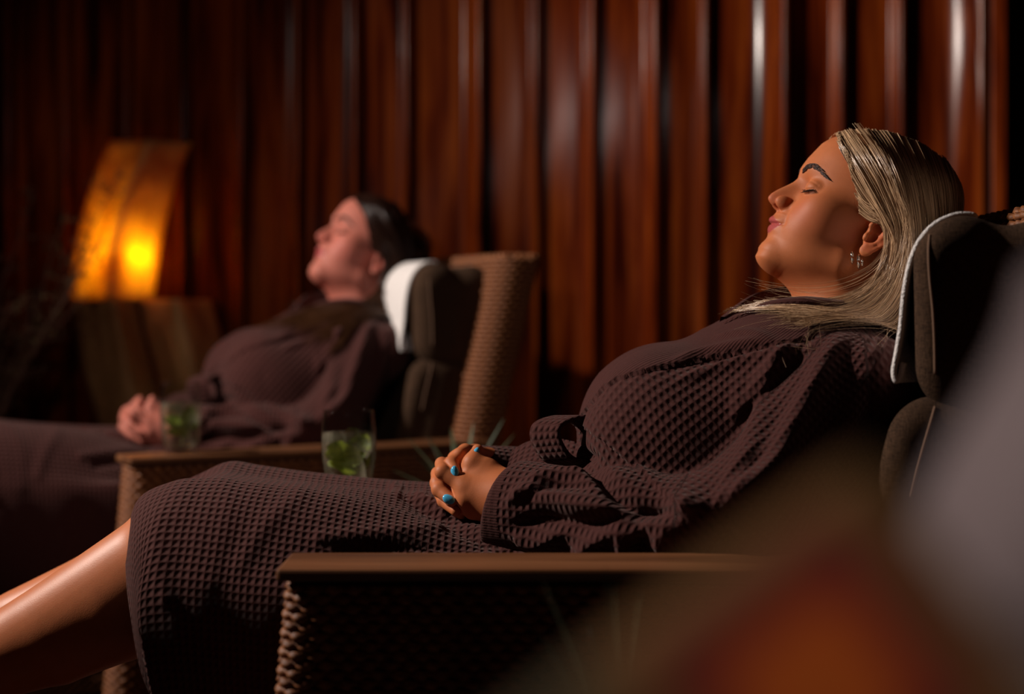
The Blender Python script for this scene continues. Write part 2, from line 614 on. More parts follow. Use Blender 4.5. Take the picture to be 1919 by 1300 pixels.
def lip_shape(u, s):
    """0..1 where the lips are"""
    a = np.abs(s)
    um = MOUTH_U + 0.0028 * (a / .024) ** 2
    top = np.interp(a, [0, .0035, .007, .016, .0245], [-.0362, -.0345, -.0352, -.0392, -.0425]) - 0.0
    bot = np.interp(a, [0, .008, .016, .0245], [-.0562, -.0555, -.0515, -.0425])
    m = sstep(u, bot - .0012, bot + .0012) * (1 - sstep(u, top - .001, top + .001)) * (1 - sstep(a, .0225, .0255))
    return m, um


def warp(Q):
    f, u, s = Q[:, 0], Q[:, 1], Q[:, 2]
    a = np.abs(s)
    front = sstep(f, .035, .075)
    c = np.interp(u, _us, _corrf, left=0, right=0) * np.exp(-(a / .030) ** 2)
    F = np.interp(u, _usf, _featf, left=0, right=0)
    wn = np.interp(u, [-.030, -.024, -.015, -.004, .010, .022, .035], [.0075, .0085, .0105, .0088, .0075, .0085, .012])
    nose = np.where(u > -.0285, np.maximum(F, 0), 0) * np.exp(-(a / wn) ** 2.4)
    lipw = np.clip(1 - (a / .0255) ** 2, 0, 1) ** 0.8
    lips = np.where(u <= -.0285, F, 0) * np.where(F > 0, lipw, np.exp(-(a / .02) ** 2))
    um = MOUTH_U + 0.0028 * (a / .024) ** 2
    groove = -.0026 * np.exp(-((u - um) / .0011) ** 2) * (1 - sstep(a, .022, .027)) \
             - .0022 * np.exp(-((u - (MOUTH_U + .0032)) / .004) ** 2 - ((a - .0265) / .004) ** 2)
    phil = -.0011 * np.exp(-(a / .0026) ** 2) * np.exp(-((u + .031) / .004) ** 2)
    sock = -.0075 * np.exp(-((a - .029) / .0135) ** 2 - ((u - .0110) / .0095) ** 2) - .005 * np.exp(-((a - .018) / .006) ** 2 - ((u - .017) / .008) ** 2)
    brow = .0026 * np.exp(-((a - .026) / .018) ** 2 - ((u - .037) / .008) ** 2)
    fold = -.0012 * np.exp(-((a - (.021 + (-.018 - u) * .35)) / .004) ** 2) * sstep(u, -.044, -.036) * (1 - sstep(u, -.022, -.016))
    return (c + nose + lips + groove + phil + sock + brow + fold) * front


EYE = np.array([.0940, .0132, .0300])


def head_sdf(Q):
    A = Q.copy(); A[:, 0] -= warp(Q)
    d = head_core(A)
    B = Q.copy(); B[:, 2] = np.abs(B[:, 2])
    # closed eyes: ball under the lids, a fine lash groove
    d = smin(d, s_ell(B, EYE, (.0132, .0122, .0150)), .005)
    q = B - EYE.astype(np.float32)
    arc = np.sqrt((q[:, 1] - (-.0062 + .016 * (q[:, 2] / .015) ** 2 * .28)) ** 2 + np.maximum(np.abs(np.sqrt((q ** 2).sum(1)) - .0132) - .001, 0) ** 2)
    m = (1 - sstep(np.abs(q[:, 2]), .0135, .0165)) * sstep(q[:, 0], 0, .003)
    d = d + .0011 * np.exp(-(arc / .0009) ** 2) * m
    crease = (q[:, 1] - (.0058 - .012 * (q[:, 2] / .015) ** 2 * .25))
    d = d + .0009 * np.exp(-(crease / .0010) ** 2) * m
    # wings of the nose, nostrils
    d = smin(d, s_ell(B, (.1165, -.0165, .0122), (.0125, .0088, .0066)), .0042)
    al = s_cap(B, (.1035, -.0085, .0180), (.1045, -.0220, .0168), .0012, .0012)
    d = d + .0020 * np.exp(-(np.maximum(al, 0) / .0022) ** 2)
    nos = s_ell(B, (.1225, -.0255, .0062), (.0066, .0048, .0032))
    d = smax(d, -nos, .0022)
    return d


def ear_sdf(Q):
    B = Q.copy()
    B[:, 2] = np.abs(B[:, 2]) - (.0660 + .30 * np.clip(.020 - B[:, 0], 0, .03))
    B[:, 0] -= .0135; B[:, 1] += .0105
    B[:, :3] *= np.float32(1.04)
    helix = [(.006, .003, .004), (.0095, .012, .005), (.007, .021, .0065), (-.001, .0265, .007), (-.0095, .0245, .007), (-.0150, .016, .007), (-.0158, .006, .0065), (-.0125, -.004, .006),
             (-.0075, -.012, .005), (-.0035, -.0185, .0045)]
    d = s_chain(B, helix, [.0022, .0026, .0028, .003, .003, .003, .003, .0028, .0026, .003], .002)
    d = smin(d, s_chain(B, [(-.0065, .018, .0045), (-.0095, .009, .0055), (-.0075, -.001, .0055), (-.002, -.009, .005), (.0035, -.0115, .0045)], [.002, .0028, .003, .003, .0026], .002), .0030)
    d = smin(d, s_ell(B, (.0012, -.0185, .0040), (.0068, .0078, .0036)), .004)
    d = smin(d, s_ell(B, (-.003, .004, .000), (.0135, .0225, .0035)), .003)
    d = smin(d, s_ell(B, (.0085, -.003, .0045), (.0036, .0058, .0036)), .003)
    d = smax(d, -s_ell(B, (.0015, -.0010, .0045), (.0052, .0062, .0050)), .003)
    d = smax(d, -s_ell(B, (-.0005, .0135, .0052), (.0048, .0055, .0030)), .002)
    return d


def neck_sdf(Q):
    a = to_head(W(1602, 505, YC)[None])[0]; b = to_head(W(1566, 640, YC)[None])[0]; c = to_head(W(1600, 760, YC)[None])[0]
    d = s_cap(Q, a, b, .0500, .0515)
    d = smin(d, s_cap(Q, b, c, .055, .090), .05)
    e = to_head(W(1470, 497, YC)[None])[0]; g = to_head(W(1556, 545, YC)[None])[0]
    d = smin(d, s_cap(Q, e, g, .008, .034), .02)
    return d


def face_sdf(Q):
    d = head_sdf(Q)
    d = smin(d, neck_sdf(Q), .026)
    return smin(d, ear_sdf(Q), .004)


# ------------------------------------------------------------------ hands, arms, legs and trunk in the room
def PTS(*p): return [W(*q) for q in p]


HAND_CHAINS = {}


def hands_sdf(P):
    # left hand, back towards the camera
    wr = PTS((962, 916, 1.700), (958, 930, 1.693), (956, 946, 1.693), (954, 962, 1.700))
    kn = PTS((881, 889, 1.718), (871, 911, 1.704), (874, 935, 1.700), (886, 957, 1.706))
    d = None
    for a, b, r in zip(wr, kn, (.0108, .0112, .0108, .0100)):
        e = s_cap(P, a, b, .0155, r)
        d = e if d is None else smin(d, e, .016)
    th = PTS((950, 905, 1.712), (910, 882, 1.722), (886, 868, 1.722), (895, 843, 1.732))
    d = smin(d, s_chain(P, th[:3], [.0150, .0145, .0120], .010), .010)
    d = smin(d, s_chain(P, th[2:], [.0112, .0072], .004), .007)
    d = smin(d, s_chain(P, PTS((900, 920, 1.722), (930, 940, 1.722)), [.016, .020], .01), .014)
    mid = s_chain(P, PTS((871, 911, 1.704), (829, 884, 1.712), (828, 869, 1.738), (850, 880, 1.765)), [.0098, .0088, .0080, .0072], .003)
    d = smin(d, mid, .007)
    idx = s_chain(P, PTS((881, 889, 1.718), (846, 872, 1.748), (842, 868, 1.772), (860, 880, 1.790)), [.0095, .0085, .0078, .007], .003)
    d = smin(d, idx, .005)
    rng_ = s_chain(P, PTS((874, 935, 1.700), (838, 918, 1.736), (838, 905, 1.765), (860, 905, 1.785)), [.0095, .0085, .0078, .007], .003)
    d = smin(d, rng_, .005)
    lit = s_chain(P, PTS((886, 957, 1.706), (856, 950, 1.740), (856, 938, 1.765), (874, 930, 1.780)), [.0085, .0075, .007, .0062], .003)
    d = smin(d, lit, .005)
    arm = s_cap(P, W(957, 940, 1.700), W(1100, 965, 1.625), .0275, .036)
    d = smin(d, arm, .022)
    # right hand, behind: its fingers come over between the left ones
    kr = PTS((872, 858, 1.790), (850, 872, 1.800), (846, 892, 1.802), (850, 912, 1.798))
    w2 = PTS((930, 868, 1.835), (930, 880, 1.838), (930, 892, 1.838), (930, 904, 1.835))
    g = None
    for a, b in zip(w2, kr):
        e = s_cap(P, a, b, .0150, .0105)
        g = e if g is None else smin(g, e, .014)
    g = smin(g, s_chain(P, PTS((872, 858, 1.790), (853, 859, 1.752), (846, 869, 1.727), (853, 886, 1.7105)), [.0098, .0090, .0086, .0068], .003), .006)
    g = smin(g, s_chain(P, PTS((850, 872, 1.800), (822, 888, 1.758), (820, 905, 1.729), (823, 917, 1.719), (846, 938, 1.7035)), [.0098, .0092, .0090, .0090, .0070], .003), .006)
    g = smin(g, s_chain(P, PTS((846, 892, 1.802), (822, 915, 1.765), (832, 938, 1.736), (854, 957, 1.714)), [.0095, .0088, .0082, .0064], .003), .006)
    g = smin(g, s_chain(P, PTS((850, 912, 1.798), (832, 934, 1.768), (842, 952, 1.742), (864, 966, 1.726)), [.0088, .0080, .0072, .0058], .003), .006)
    g = smin(g, s_chain(P, PTS((915, 862, 1.825), (890, 850, 1.795), (872, 846, 1.765), (862, 850, 1.742)), [.0140, .0115, .0092, .0074], .004), .008)
    g = smin(g, s_cap(P, W(930, 886, 1.838), W(1100, 915, 1.900), .0270, .036), .02)
    return smin(d, g, .0016)


FAR_Y = 1.845
NEAR_Y = 1.655


def leg_sdf(P):
    out = None
    for Y, lift, dx in ((NEAR_Y, 0.0, 0.0), (FAR_Y, -.007, 0.012)):
        q = lambda px, py, lift=lift, dx=dx, Y=Y: W(px, py, 1.66) * np.array([1, 0, 1]) + np.array([dx, Y, lift * (1 if px > 0 else -5.0)])
        K = q(352, 1012); A = q(-205, 1345); Hp = q(1110, 1105)
        ax = (A - K) / np.linalg.norm(A - K)
        back = np.array([-ax[2], 0, ax[0]]); back *= -np.sign(back[2])     # calf side
        S = lambda t, o: K + ax * t + back * o
        sy = np.array([0, 1, 0])
        d = s_cap(P, K, S(.40, -.004), .050, .033)
        d = smin(d, s_chain(P, [S(-.03, .012), S(.04, .026), S(.11, .034), S(.19, .027), S(.30, .004)], [.050, .051, .054, .046, .032], .003), .03)
        d = smin(d, s_chain(P, [S(.015, -.018), S(.20, -.008), S(.395, -.004)], [.036, .0265, .024], .003), .02)
        d = smin(d, s_ell(P, K + np.array([-.004, 0, .010]), (.050, .052, .050)), .02)
        d = smin(d, s_cap(P, K, Hp, .049, .040), .03)
        # foot: heel, sole and toes
        heel = S(.415, .030)
        up = -back
        fdir = ax * 0.35 + up * 0.94; fdir /= np.linalg.norm(fdir)
        ball = S(.405, -.004) + fdir * .125
        d = smin(d, s_cap(P, heel, S(.40, -.005), .029, .032), .02)
        d = smin(d, s_cap(P, S(.425, .015), ball, .028, .0235), .02)
        for i in range(5):
            o = (i - 2) * .0165
            b0 = ball + sy * o * 0.9
            d = smin(d, s_cap(P, b0, b0 + fdir * (.050 - .006 * abs(i - (4 if Y > 1.75 else 0))), .0105, .0080), .006)
        out = d if out is None else np.minimum(out, d)
    return out


def trunk_sdf(P):
    S = P.copy(); S[:, 1] = (S[:, 1] - YC) / 1.28 + YC
    d = s_cap(S, W(1190, 1010, YC), W(1330, 900, YC), .065, .080)
    d = smin(d, s_cap(S, W(1330, 890, YC), W(1490, 740, YC), .085, .095), .05)
    d = smin(d, s_cap(P, W(1560, 705, 1.65), W(1560, 705, 1.85), .036, .036), .05)
    d = smin(d, s_cap(P, W(1560, 660, YC), W(1530, 730, YC), .045, .06), .05)
    for y0, el, ye, wr, yw in ((1.605, (1348, 985), 1.575, (1060, 958), 1.64), (1.895, (1330, 950), 1.945, (1080, 912), 1.895)):
        d = smin(d, s_cap(P, W(1565, 725, y0 + (.02 if y0 < YC else -.02)), W(*el, ye), .036, .036), .03)
        d = smin(d, s_cap(P, W(*el, ye), W(*wr, yw), .040, .034), .02)
    return d


def build_body(name, parent, material, fine=1.0):
    Vs, Fs = [], []
    # head
    V, F = sdf_mesh(face_sdf, (-.10, -.20, -.105), (.150, .135, .105), .0017 * fine, 2.2)
    Vh = V.copy()
    parts = [(from_head(V), F)]
    lo = np.array([-.105, 1.60, .568]); hi = np.array([.075, 1.93, .700])
    parts.append(sdf_mesh(hands_sdf, lo, hi, .0014 * fine, 1.6))
    parts.append(sdf_mesh(leg_sdf, (-1.02, 1.56, .30), (.17, 1.94, .78), .005))
    parts.append(sdf_mesh(trunk_sdf, (-.02, 1.50, .44), (.56, 2.05, .88), .006))
    n = 0
    for V, F in parts:
        Vs.append(V); Fs.append(F + n); n += len(V)
    V = np.vstack(Vs); F = np.vstack(Fs)
    me = mesh_from(name, V, F)
    nh = len(Vh)
    lip = np.zeros(len(V)); ck = np.zeros(len(V))
    lm, _ = lip_shape(Vh[:, 1], Vh[:, 2])
    lip[:nh] = lm * (Vh[:, 0] > .09)
    a = np.abs(Vh[:, 2])
    ck[:nh] = .55 * np.exp(-((a - .045) / .022) ** 2 - ((Vh[:, 1] + .022) / .022) ** 2) * (Vh[:, 0] > .03) \
        + .6 * np.exp(-((Vh[:, 1] + .017) / .010) ** 2 - (a / .014) ** 2) * (Vh[:, 0] > .11) + .5 * ((a > .068) & (np.abs(Vh[:, 0]) < .02) & (np.abs(Vh[:, 1]) < .03))
    n0 = len(parts[0][0]) + len(parts[1][0]); n1 = n0 + len(parts[2][0])
    gl = np.zeros(len(V)); gl[n0:n1] = 1
    vattr(me, 'gloss', gl)
    vattr(me, 'lip', lip); vattr(me, 'cheek', ck)
    return put(name, me, material, parent)


def face_point(u, s, off=0.0):
    """the point on the face at height u and side s (head frame)"""
    lo, hi = .02, .16
    for _ in range(24):
        m = (lo + hi) / 2
        if head_sdf(np.array([[m, u, s]], np.float32))[0] < 0: lo = m
        else: hi = m
    p = np.array([lo, u, s])
    _, g = grad(head_sdf, p[None].astype(np.float32), .001)
    g = g[0] / np.linalg.norm(g[0])
    return p + g * off, g


def add_face_details(parent, side=(1, -1)):
    for sd in side:
        # brow: short hairs combed outward
        mb = MB()
        for i in range(150):
            t = rng.random(); w = (rng.random() - .5)
            bs = .0085 + .0370 * t
            bu = np.interp(t, [0, .25, .5, .75, 1], [.0290, .0348, .0378, .0352, .0285])
            th = np.interp(t, [0, .12, .5, .8, 1], [.0052, .0074, .0066, .0042, .0014])
            p0, g = face_point(bu + w * th, bs * sd, .0003)
            q, g2 = face_point(bu + w * th * .7 + np.interp(t, [0, .5, 1], [.0028, .0008, -.0014]), (bs + .0058) * sd, .0006)
            m_ = (p0 + q) / 2 + (g + g2) * .0004
            v, f = tube(from_head(np.array([p0, m_, q])), [.00038, .00036, .00012], 4)
            mb.add(v, f)
        put('eyebrow', mb.mesh('eyebrow'), M['brow'], parent)
        mb = MB()
        for i in range(70):
            t = (i + rng.random() * .6) / 70
            z = (-.0135 + .028 * t)
            es = EYE[2] + z
            u = EYE[1] - .0062 + .016 * (z / .015) ** 2 * .28
            p0, g = face_point(u, es * sd, .0001)
            dirv = g * .8 + np.array([0, -.55, z / .015 * .35 * sd]); dirv /= np.linalg.norm(dirv)
            L = .0062 + .002 * t
            P = [p0, p0 + dirv * L * .5 + np.array([0, -.0006, 0]), p0 + dirv * L + np.array([0, .0006, 0])]
            v, f = tube(from_head(np.array(P)), [.00030, .00022, .00005], 4)
            mb.add(v, f)
        P = []
        for t in np.linspace(0, 1, 12):
            z = -.0140 + .0285 * t
            P.append(face_point(EYE[1] - .0062 + .016 * (z / .015) ** 2 * .28, (EYE[2] + z) * sd, .0001)[0])
        v, f = tube(from_head(np.array(P)), .00042, 5)
        mb.add(v, f)
        put('eyelashes', mb.mesh('eyelashes'), M['lash'], parent)


def add_nails(parent, m, all_=True):
    spec = [((853.5, 883, 1.7025), (.30, -.88, .35), (.10, .10, -.99), .0050, .0072),      # tip of the right index
            ((841, 934.5, 1.6945), (.05, -.93, .36), (.86, .10, -.50), .0056, .0078),     # right middle finger
            ((889, 846, 1.7225), (-.72, -.35, .60), (.45, .15, .88), .0040, .0070),       # left thumb
            ((829, 864, 1.7330), (-.40, -.25, .88), (.35, .90, .10), .0042, .0060)]
    for (px, py, d), n, a, w, l in spec:
        n = np.array(n, float); n /= np.linalg.norm(n)
        a = np.array(a, float); a -= n * (a @ n); a /= np.linalg.norm(a)
        b = np.cross(n, a)
        c = W(px, py, d)
        U = np.linspace(0, 2 * np.pi, 20, endpoint=False)
        V = [c + n * .0016]; F = []
        rings = ((.45, .0014), (.8, .0008), (1.0, -.0004), (1.0, -.0016))
        for k, z in rings:
            for t in U: V.append(c + k * (a * l * np.cos(t) * (1.0) + b * w * np.sin(t)) + n * (z - .0016 * (k * np.sin(t)) ** 2))
        for j in range(20): F.append((0, 1 + j, 1 + (j + 1) % 20))
        for r in range(3):
            for j in range(20):
                F.append((1 + r * 20 + j, 1 + (r + 1) * 20 + j, 1 + (r + 1) * 20 + (j + 1) % 20, 1 + r * 20 + (j + 1) % 20))
        o = put('fingernail', mesh_from('fingernail', V, F), m, parent)
        o['label'] = 'glossy blue painted fingernail'


# ------------------------------------------------------------------ the robe
def XZ(px, py): return W(px, py, YC) * np.array([1, 0, 1])


def bodice_parts(P):
    """trunk cloth, near sleeve, far sleeve (three distances)"""
    S = P.copy(); S[:, 1] = (S[:, 1] - YC) / 1.30 + YC
    d = s_cap(S, W(1462, 752, YC), W(1290, 838, YC), .112, .108)
    d = smin(d, s_cap(S, W(1290, 838, YC), W(1195, 950, YC), .105, .085), .05)
    d = smin(d, s_cap(S, W(1195, 950, YC), W(1130, 1010, YC), .085, .075), .05)
    for sy in (-1, 1):
        d = smin(d, s_ell(P, W(1232, 792, YC) + np.array([0, .068 * sy, 0]), (.084, .085, .084)), .045)
        d = smin(d, s_cap(P, W(1562, 668, YC) + np.array([0, .05 * sy, 0]), W(1584, 712, YC) + np.array([0, .140 * sy, 0]), .050, .056), .05)
    d = smin(d, s_cap(P, W(1540, 652, YC), W(1462, 742, YC), .052, .10), .05)
    for sy in (-1, 1):
        d = smin(d, s_cap(P, W(1455, 735, YC) + np.array([0, .080 * sy, 0]), W(1320, 868, YC) + np.array([0, .082 * sy, 0]), .086, .084), .05)
    d = smin(d, s_cap(P, W(1560, 745, YC), W(1480, 860, YC), .10, .10), .05)
    near = s_cap(P, W(1578, 716, 1.612), W(1405, 960, 1.550), .058, .058)
    near = smin(near, s_cap(P, W(1405, 960, 1.548), W(1330, 990, 1.550), .058, .056), .03)
    near2 = s_cap(P, W(1330, 992, 1.552), W(1150, 972, 1.592), .055, .052)
    near2 = smin(near2, s_cap(P, W(1150, 972, 1.592), W(945, 951, 1.672), .052, .058), .03)
    far = s_cap(P, W(1590, 720, 1.900), W(1330, 950, 1.950), .064, .058)
    far2 = s_cap(P, W(1330, 950, 1.950), W(1060, 905, 1.885), .056, .048)
    far2 = smin(far2, s_cap(P, W(1060, 905, 1.885), W(898, 893, 1.828), .046, .040), .03)
    return d, near, near2, far, far2


CUFF_N = W(945, 951, 1.672); CUFF_ND = W(945, 951, 1.672) - W(1150, 972, 1.592); CUFF_ND = CUFF_ND / np.linalg.norm(CUFF_ND)
CUFF_F = W(898, 893, 1.828); CUFF_FD = CUFF_F - W(1060, 905, 1.885); CUFF_FD = CUFF_FD / np.linalg.norm(CUFF_FD)


def bodice_sdf(P):
    d, n1, n2, f1, f2 = bodice_parts(P)
    # cuffs: cut square across the sleeve and hollowed
    tilt_n = CUFF_ND + np.array([0, 0, .25]); tilt_n /= np.linalg.norm(tilt_n)
    sn = (P - CUFF_N.astype(np.float32)) @ tilt_n.astype(np.float32)
    hol = s_cap(P, CUFF_N - CUFF_ND * .10, CUFF_N + CUFF_ND * .08, .040, .0535)
    n2 = smax(smax(n2, sn + .004, .006), -hol, .004)
    sf = (P - CUFF_F.astype(np.float32)) @ CUFF_FD.astype(np.float32)
    hol = s_cap(P, CUFF_F - CUFF_FD * .08, CUFF_F + CUFF_FD * .08, .030, .0365)
    f2 = smax(smax(f2, sf - .018, .006), -hol, .004)
    a = smin(n1, n2, .022)
    b = smin(f1, f2, .022)
    d = smin(smin(d, a, .009), b, .012)
    # open neck
    hole = s_cap(P, W(1508, 585, YC), W(1490, 540, YC), .052, .075)
    return smax(d, -hole, .012)


def bodice_base(P):
    d, n1, n2, f1, f2 = bodice_parts(P)
    return smin(np.minimum(n1, n2), d, .02)


# folds of the cloth: polylines seen in the photograph, laid on the cloth's surface
# (points, height in mm, half width in mm)
RIDGES = [
    ([(1578, 632), (1540, 690), (1496, 766), (1462, 832), (1436, 880), (1385, 925), (1340, 945)], 13, 13),
    ([(1500, 650), (1462, 675), (1436, 735), (1418, 800), (1402, 850), (1352, 925)], 9, 11),
    ([(1478, 652), (1425, 690), (1398, 735), (1375, 790)], 6, 9),
    ([(1470, 655), (1400, 672), (1340, 690), (1270, 712)], 5, 8),
    ([(1452, 645), (1380, 650), (1320, 662), (1260, 680)], 4, 7),
    ([(1452, 640), (1395, 628), (1345, 634)], 3, 6),
    ([(1620, 640), (1622, 690), (1600, 760), (1560, 850)], 5, 12),
    ([(1640, 640), (1648, 700), (1640, 770)], 4, 10),
    # elbow and sleeve
    ([(1330, 955), (1278, 965), (1250, 1000), (1242, 1040)], 12, 15),
    ([(1245, 972), (1200, 985), (1172, 1015), (1162, 1060)], 10, 9),
    ([(1182, 960), (1135, 1000), (1095, 1032), (1070, 1065)], 8, 8),
    ([(1175, 985), (1130, 1030), (1105, 1062)], 6, 7),
    ([(1185, 958), (1110, 950), (1040, 932), (985, 922), (950, 945)], 8, 8),
    ([(1060, 992), (1000, 1020), (960, 1005)], 6, 8),
    ([(1100, 880), (1040, 885), (985, 905)], 5, 8),
    ([(1400, 1030), (1350, 1050), (1300, 1062)], 6, 8),
]
VALLEYS = [
    ([(1545, 665), (1500, 735), (1462, 800), (1425, 862), (1372, 910)], 6, 10),
    ([(1486, 668), (1450, 720), (1425, 785), (1410, 832), (1372, 900)], 3.5, 8),
    ([(1462, 662), (1410, 705), (1385, 760)], 4, 6),
    ([(1455, 652), (1380, 664), (1320, 680)], 3.5, 5),
    ([(1205, 760), (1195, 800), (1215, 850), (1270, 900), (1340, 920)], 1, 10),
    ([(1300, 975), (1225, 965), (1185, 985)], 7, 7),
    ([(1210, 1000), (1190, 1040), (1195, 1062)], 8, 7),
    ([(1160, 1000), (1115, 1035), (1090, 1062)], 6, 6),
    ([(1180, 972), (1090, 985), (1020, 975), (960, 985)], 8, 9),
    ([(1110, 910), (1050, 905), (990, 935)], 6, 7),
    ([(1082, 846), (1118, 876), (1152, 918), (1190, 952), (1250, 962)], 13, 9),
    ([(1375, 985), (1360, 1020), (1330, 1055)], 8, 9),
]
FLAP = [(1104, 806), (1135, 826), (1165, 852), (1200, 884), (1240, 924), (1275, 950)]
LAPEL = [(1500, 640), (1462, 648), (1395, 660), (1318, 675), (1250, 688), (1213, 697), (1160, 713), (1128, 734), (1108, 762)]


def seg_side(px, py, line):
    """signed pixel distance of points to a polyline (positive below/right)"""
    best = np.full(len(px), 1e9); sg = np.ones(len(px))
    for (x0, y0), (x1, y1) in zip(line[:-1], line[1:]):
        dx, dy = x1 - x0, y1 - y0
        t = np.clip(((px - x0) * dx + (py - y0) * dy) / (dx * dx + dy * dy), 0, 1)
        ex, ey = px - x0 - t * dx, py - y0 - t * dy
        d = np.hypot(ex, ey)
        m = d < best
        best[m] = d[m]; sg[m] = np.sign(dx * ey - dy * ex)[m]
    return best * sg


def to_px(V):
    return 959.5 + V[:, 0] / V[:, 1] * F_PX, HOR - (V[:, 2] - CAM_H) / V[:, 1] * F_PX


def build_bodice():
    V, F = sdf_mesh(bodice_sdf, (-.13, 1.44, .43), (.56, 2.06, .90), .0029, 1.5)
    N = vnormals(V, F)
    if ((V - V.mean(0)) * N).sum() < 0: N = -N
    disp = np.zeros(len(V))
    for lst, sg in ((RIDGES, 1), (VALLEYS, -1)):
        for pts, h, w in lst:
            P3 = np.array([trace(bodice_base, *p) for p in pts])
            P3 = catmull(P3, len(pts) * 4)
            lo = P3.min(0) - .06; hi = P3.max(0) + .06
            m = np.nonzero(((V > lo) & (V < hi)).all(1))[0]
            dd, at = poly_dist(V[m], P3)
            w_ = w * mm * (.75 + .5 * np.sin(np.pi * np.clip(at, 0.05, .95)))
            taper = np.clip(np.sin(np.pi * np.clip(at * .92 + .04, 0, 1)) * 1.6, 0, 1)
            disp[m] += 1.45 * sg * h * mm * np.exp(-(dd / w_) ** 2) * taper
    # small slack of the cloth
    from mathutils import noise as mn
    px, py = to_px(V)
    nz = np.array([mn.noise(Vector((v[0] * 16, v[1] * 16, v[2] * 16))) for v in V[::1]]) if len(V) < 400000 else np.zeros(len(V))
    disp += nz * .0022
    # the upper flap lies over the lower one, the lapel over the front
    nearside = V[:, 1] < 1.80
    s = seg_side(px, py, FLAP)
    reg = nearside & (px > 1085) & (px < 1330) & (py > 760) & (py < 960) & (V[:, 1] < 1.74)
    disp += np.where(reg & (s < 0) & (s > -70), .0060 * (1 - np.clip(-s / 70, 0, 1)), 0)
    sl = -seg_side(px, py, LAPEL)
    lap = ((sl < 0) & (py > 540) & (px > 1085) & (V[:, 2] > .68) & (px < 1520)).astype(float)
    disp += lap * nearside * .0045
    V = V + N * disp[:, None]
    # cloth coordinates in metres
    d, n1, n2, f1, f2 = bodice_parts(V.astype(np.float32))
    e1 = XZ(1540, 640) - XZ(1150, 990); e1 /= np.linalg.norm(e1); e2 = np.array([-e1[2], 0, e1[0]])
    c0 = W(1380, 800, YC)
    q = V - c0
    uv = np.stack([q @ e1, np.arctan2(-q[:, 1], (q @ e2) * 1.25) * .135], -1)

    def along(a, b, r):
        ax = (b - a) / np.linalg.norm(b - a)
        x = np.cross(ax, [0, 0, 1.0]); x /= np.linalg.norm(x); y = np.cross(x, ax)
        qq = V - a
        return np.stack([qq @ ax, np.arctan2(qq @ y, -(qq @ x)) * r], -1)
    arms = [(n1, W(1590, 720, 1.6), W(1405, 960, 1.548), .061), (n2, W(1330, 992, 1.552), W(945, 951, 1.672), .055),
            (f1, W(1590, 720, 1.9), W(1330, 950, 1.95), .061), (f2, W(1330, 950, 1.95), W(898, 893, 1.828), .047)]
    for dist, a, b, r in arms:
        m = dist < d - .004
        for d2, *_ in arms: m &= dist <= d2
        uv[m] = along(a, b, r)[m]
    wf = 1 - lap * np.clip(-sl / 6, 0, 1)
    cuff = (np.abs((V - CUFF_N) @ CUFF_ND + .012) < .016) & (n2 < .02)
    wf[cuff] *= .15
    return V, F, uv, wf


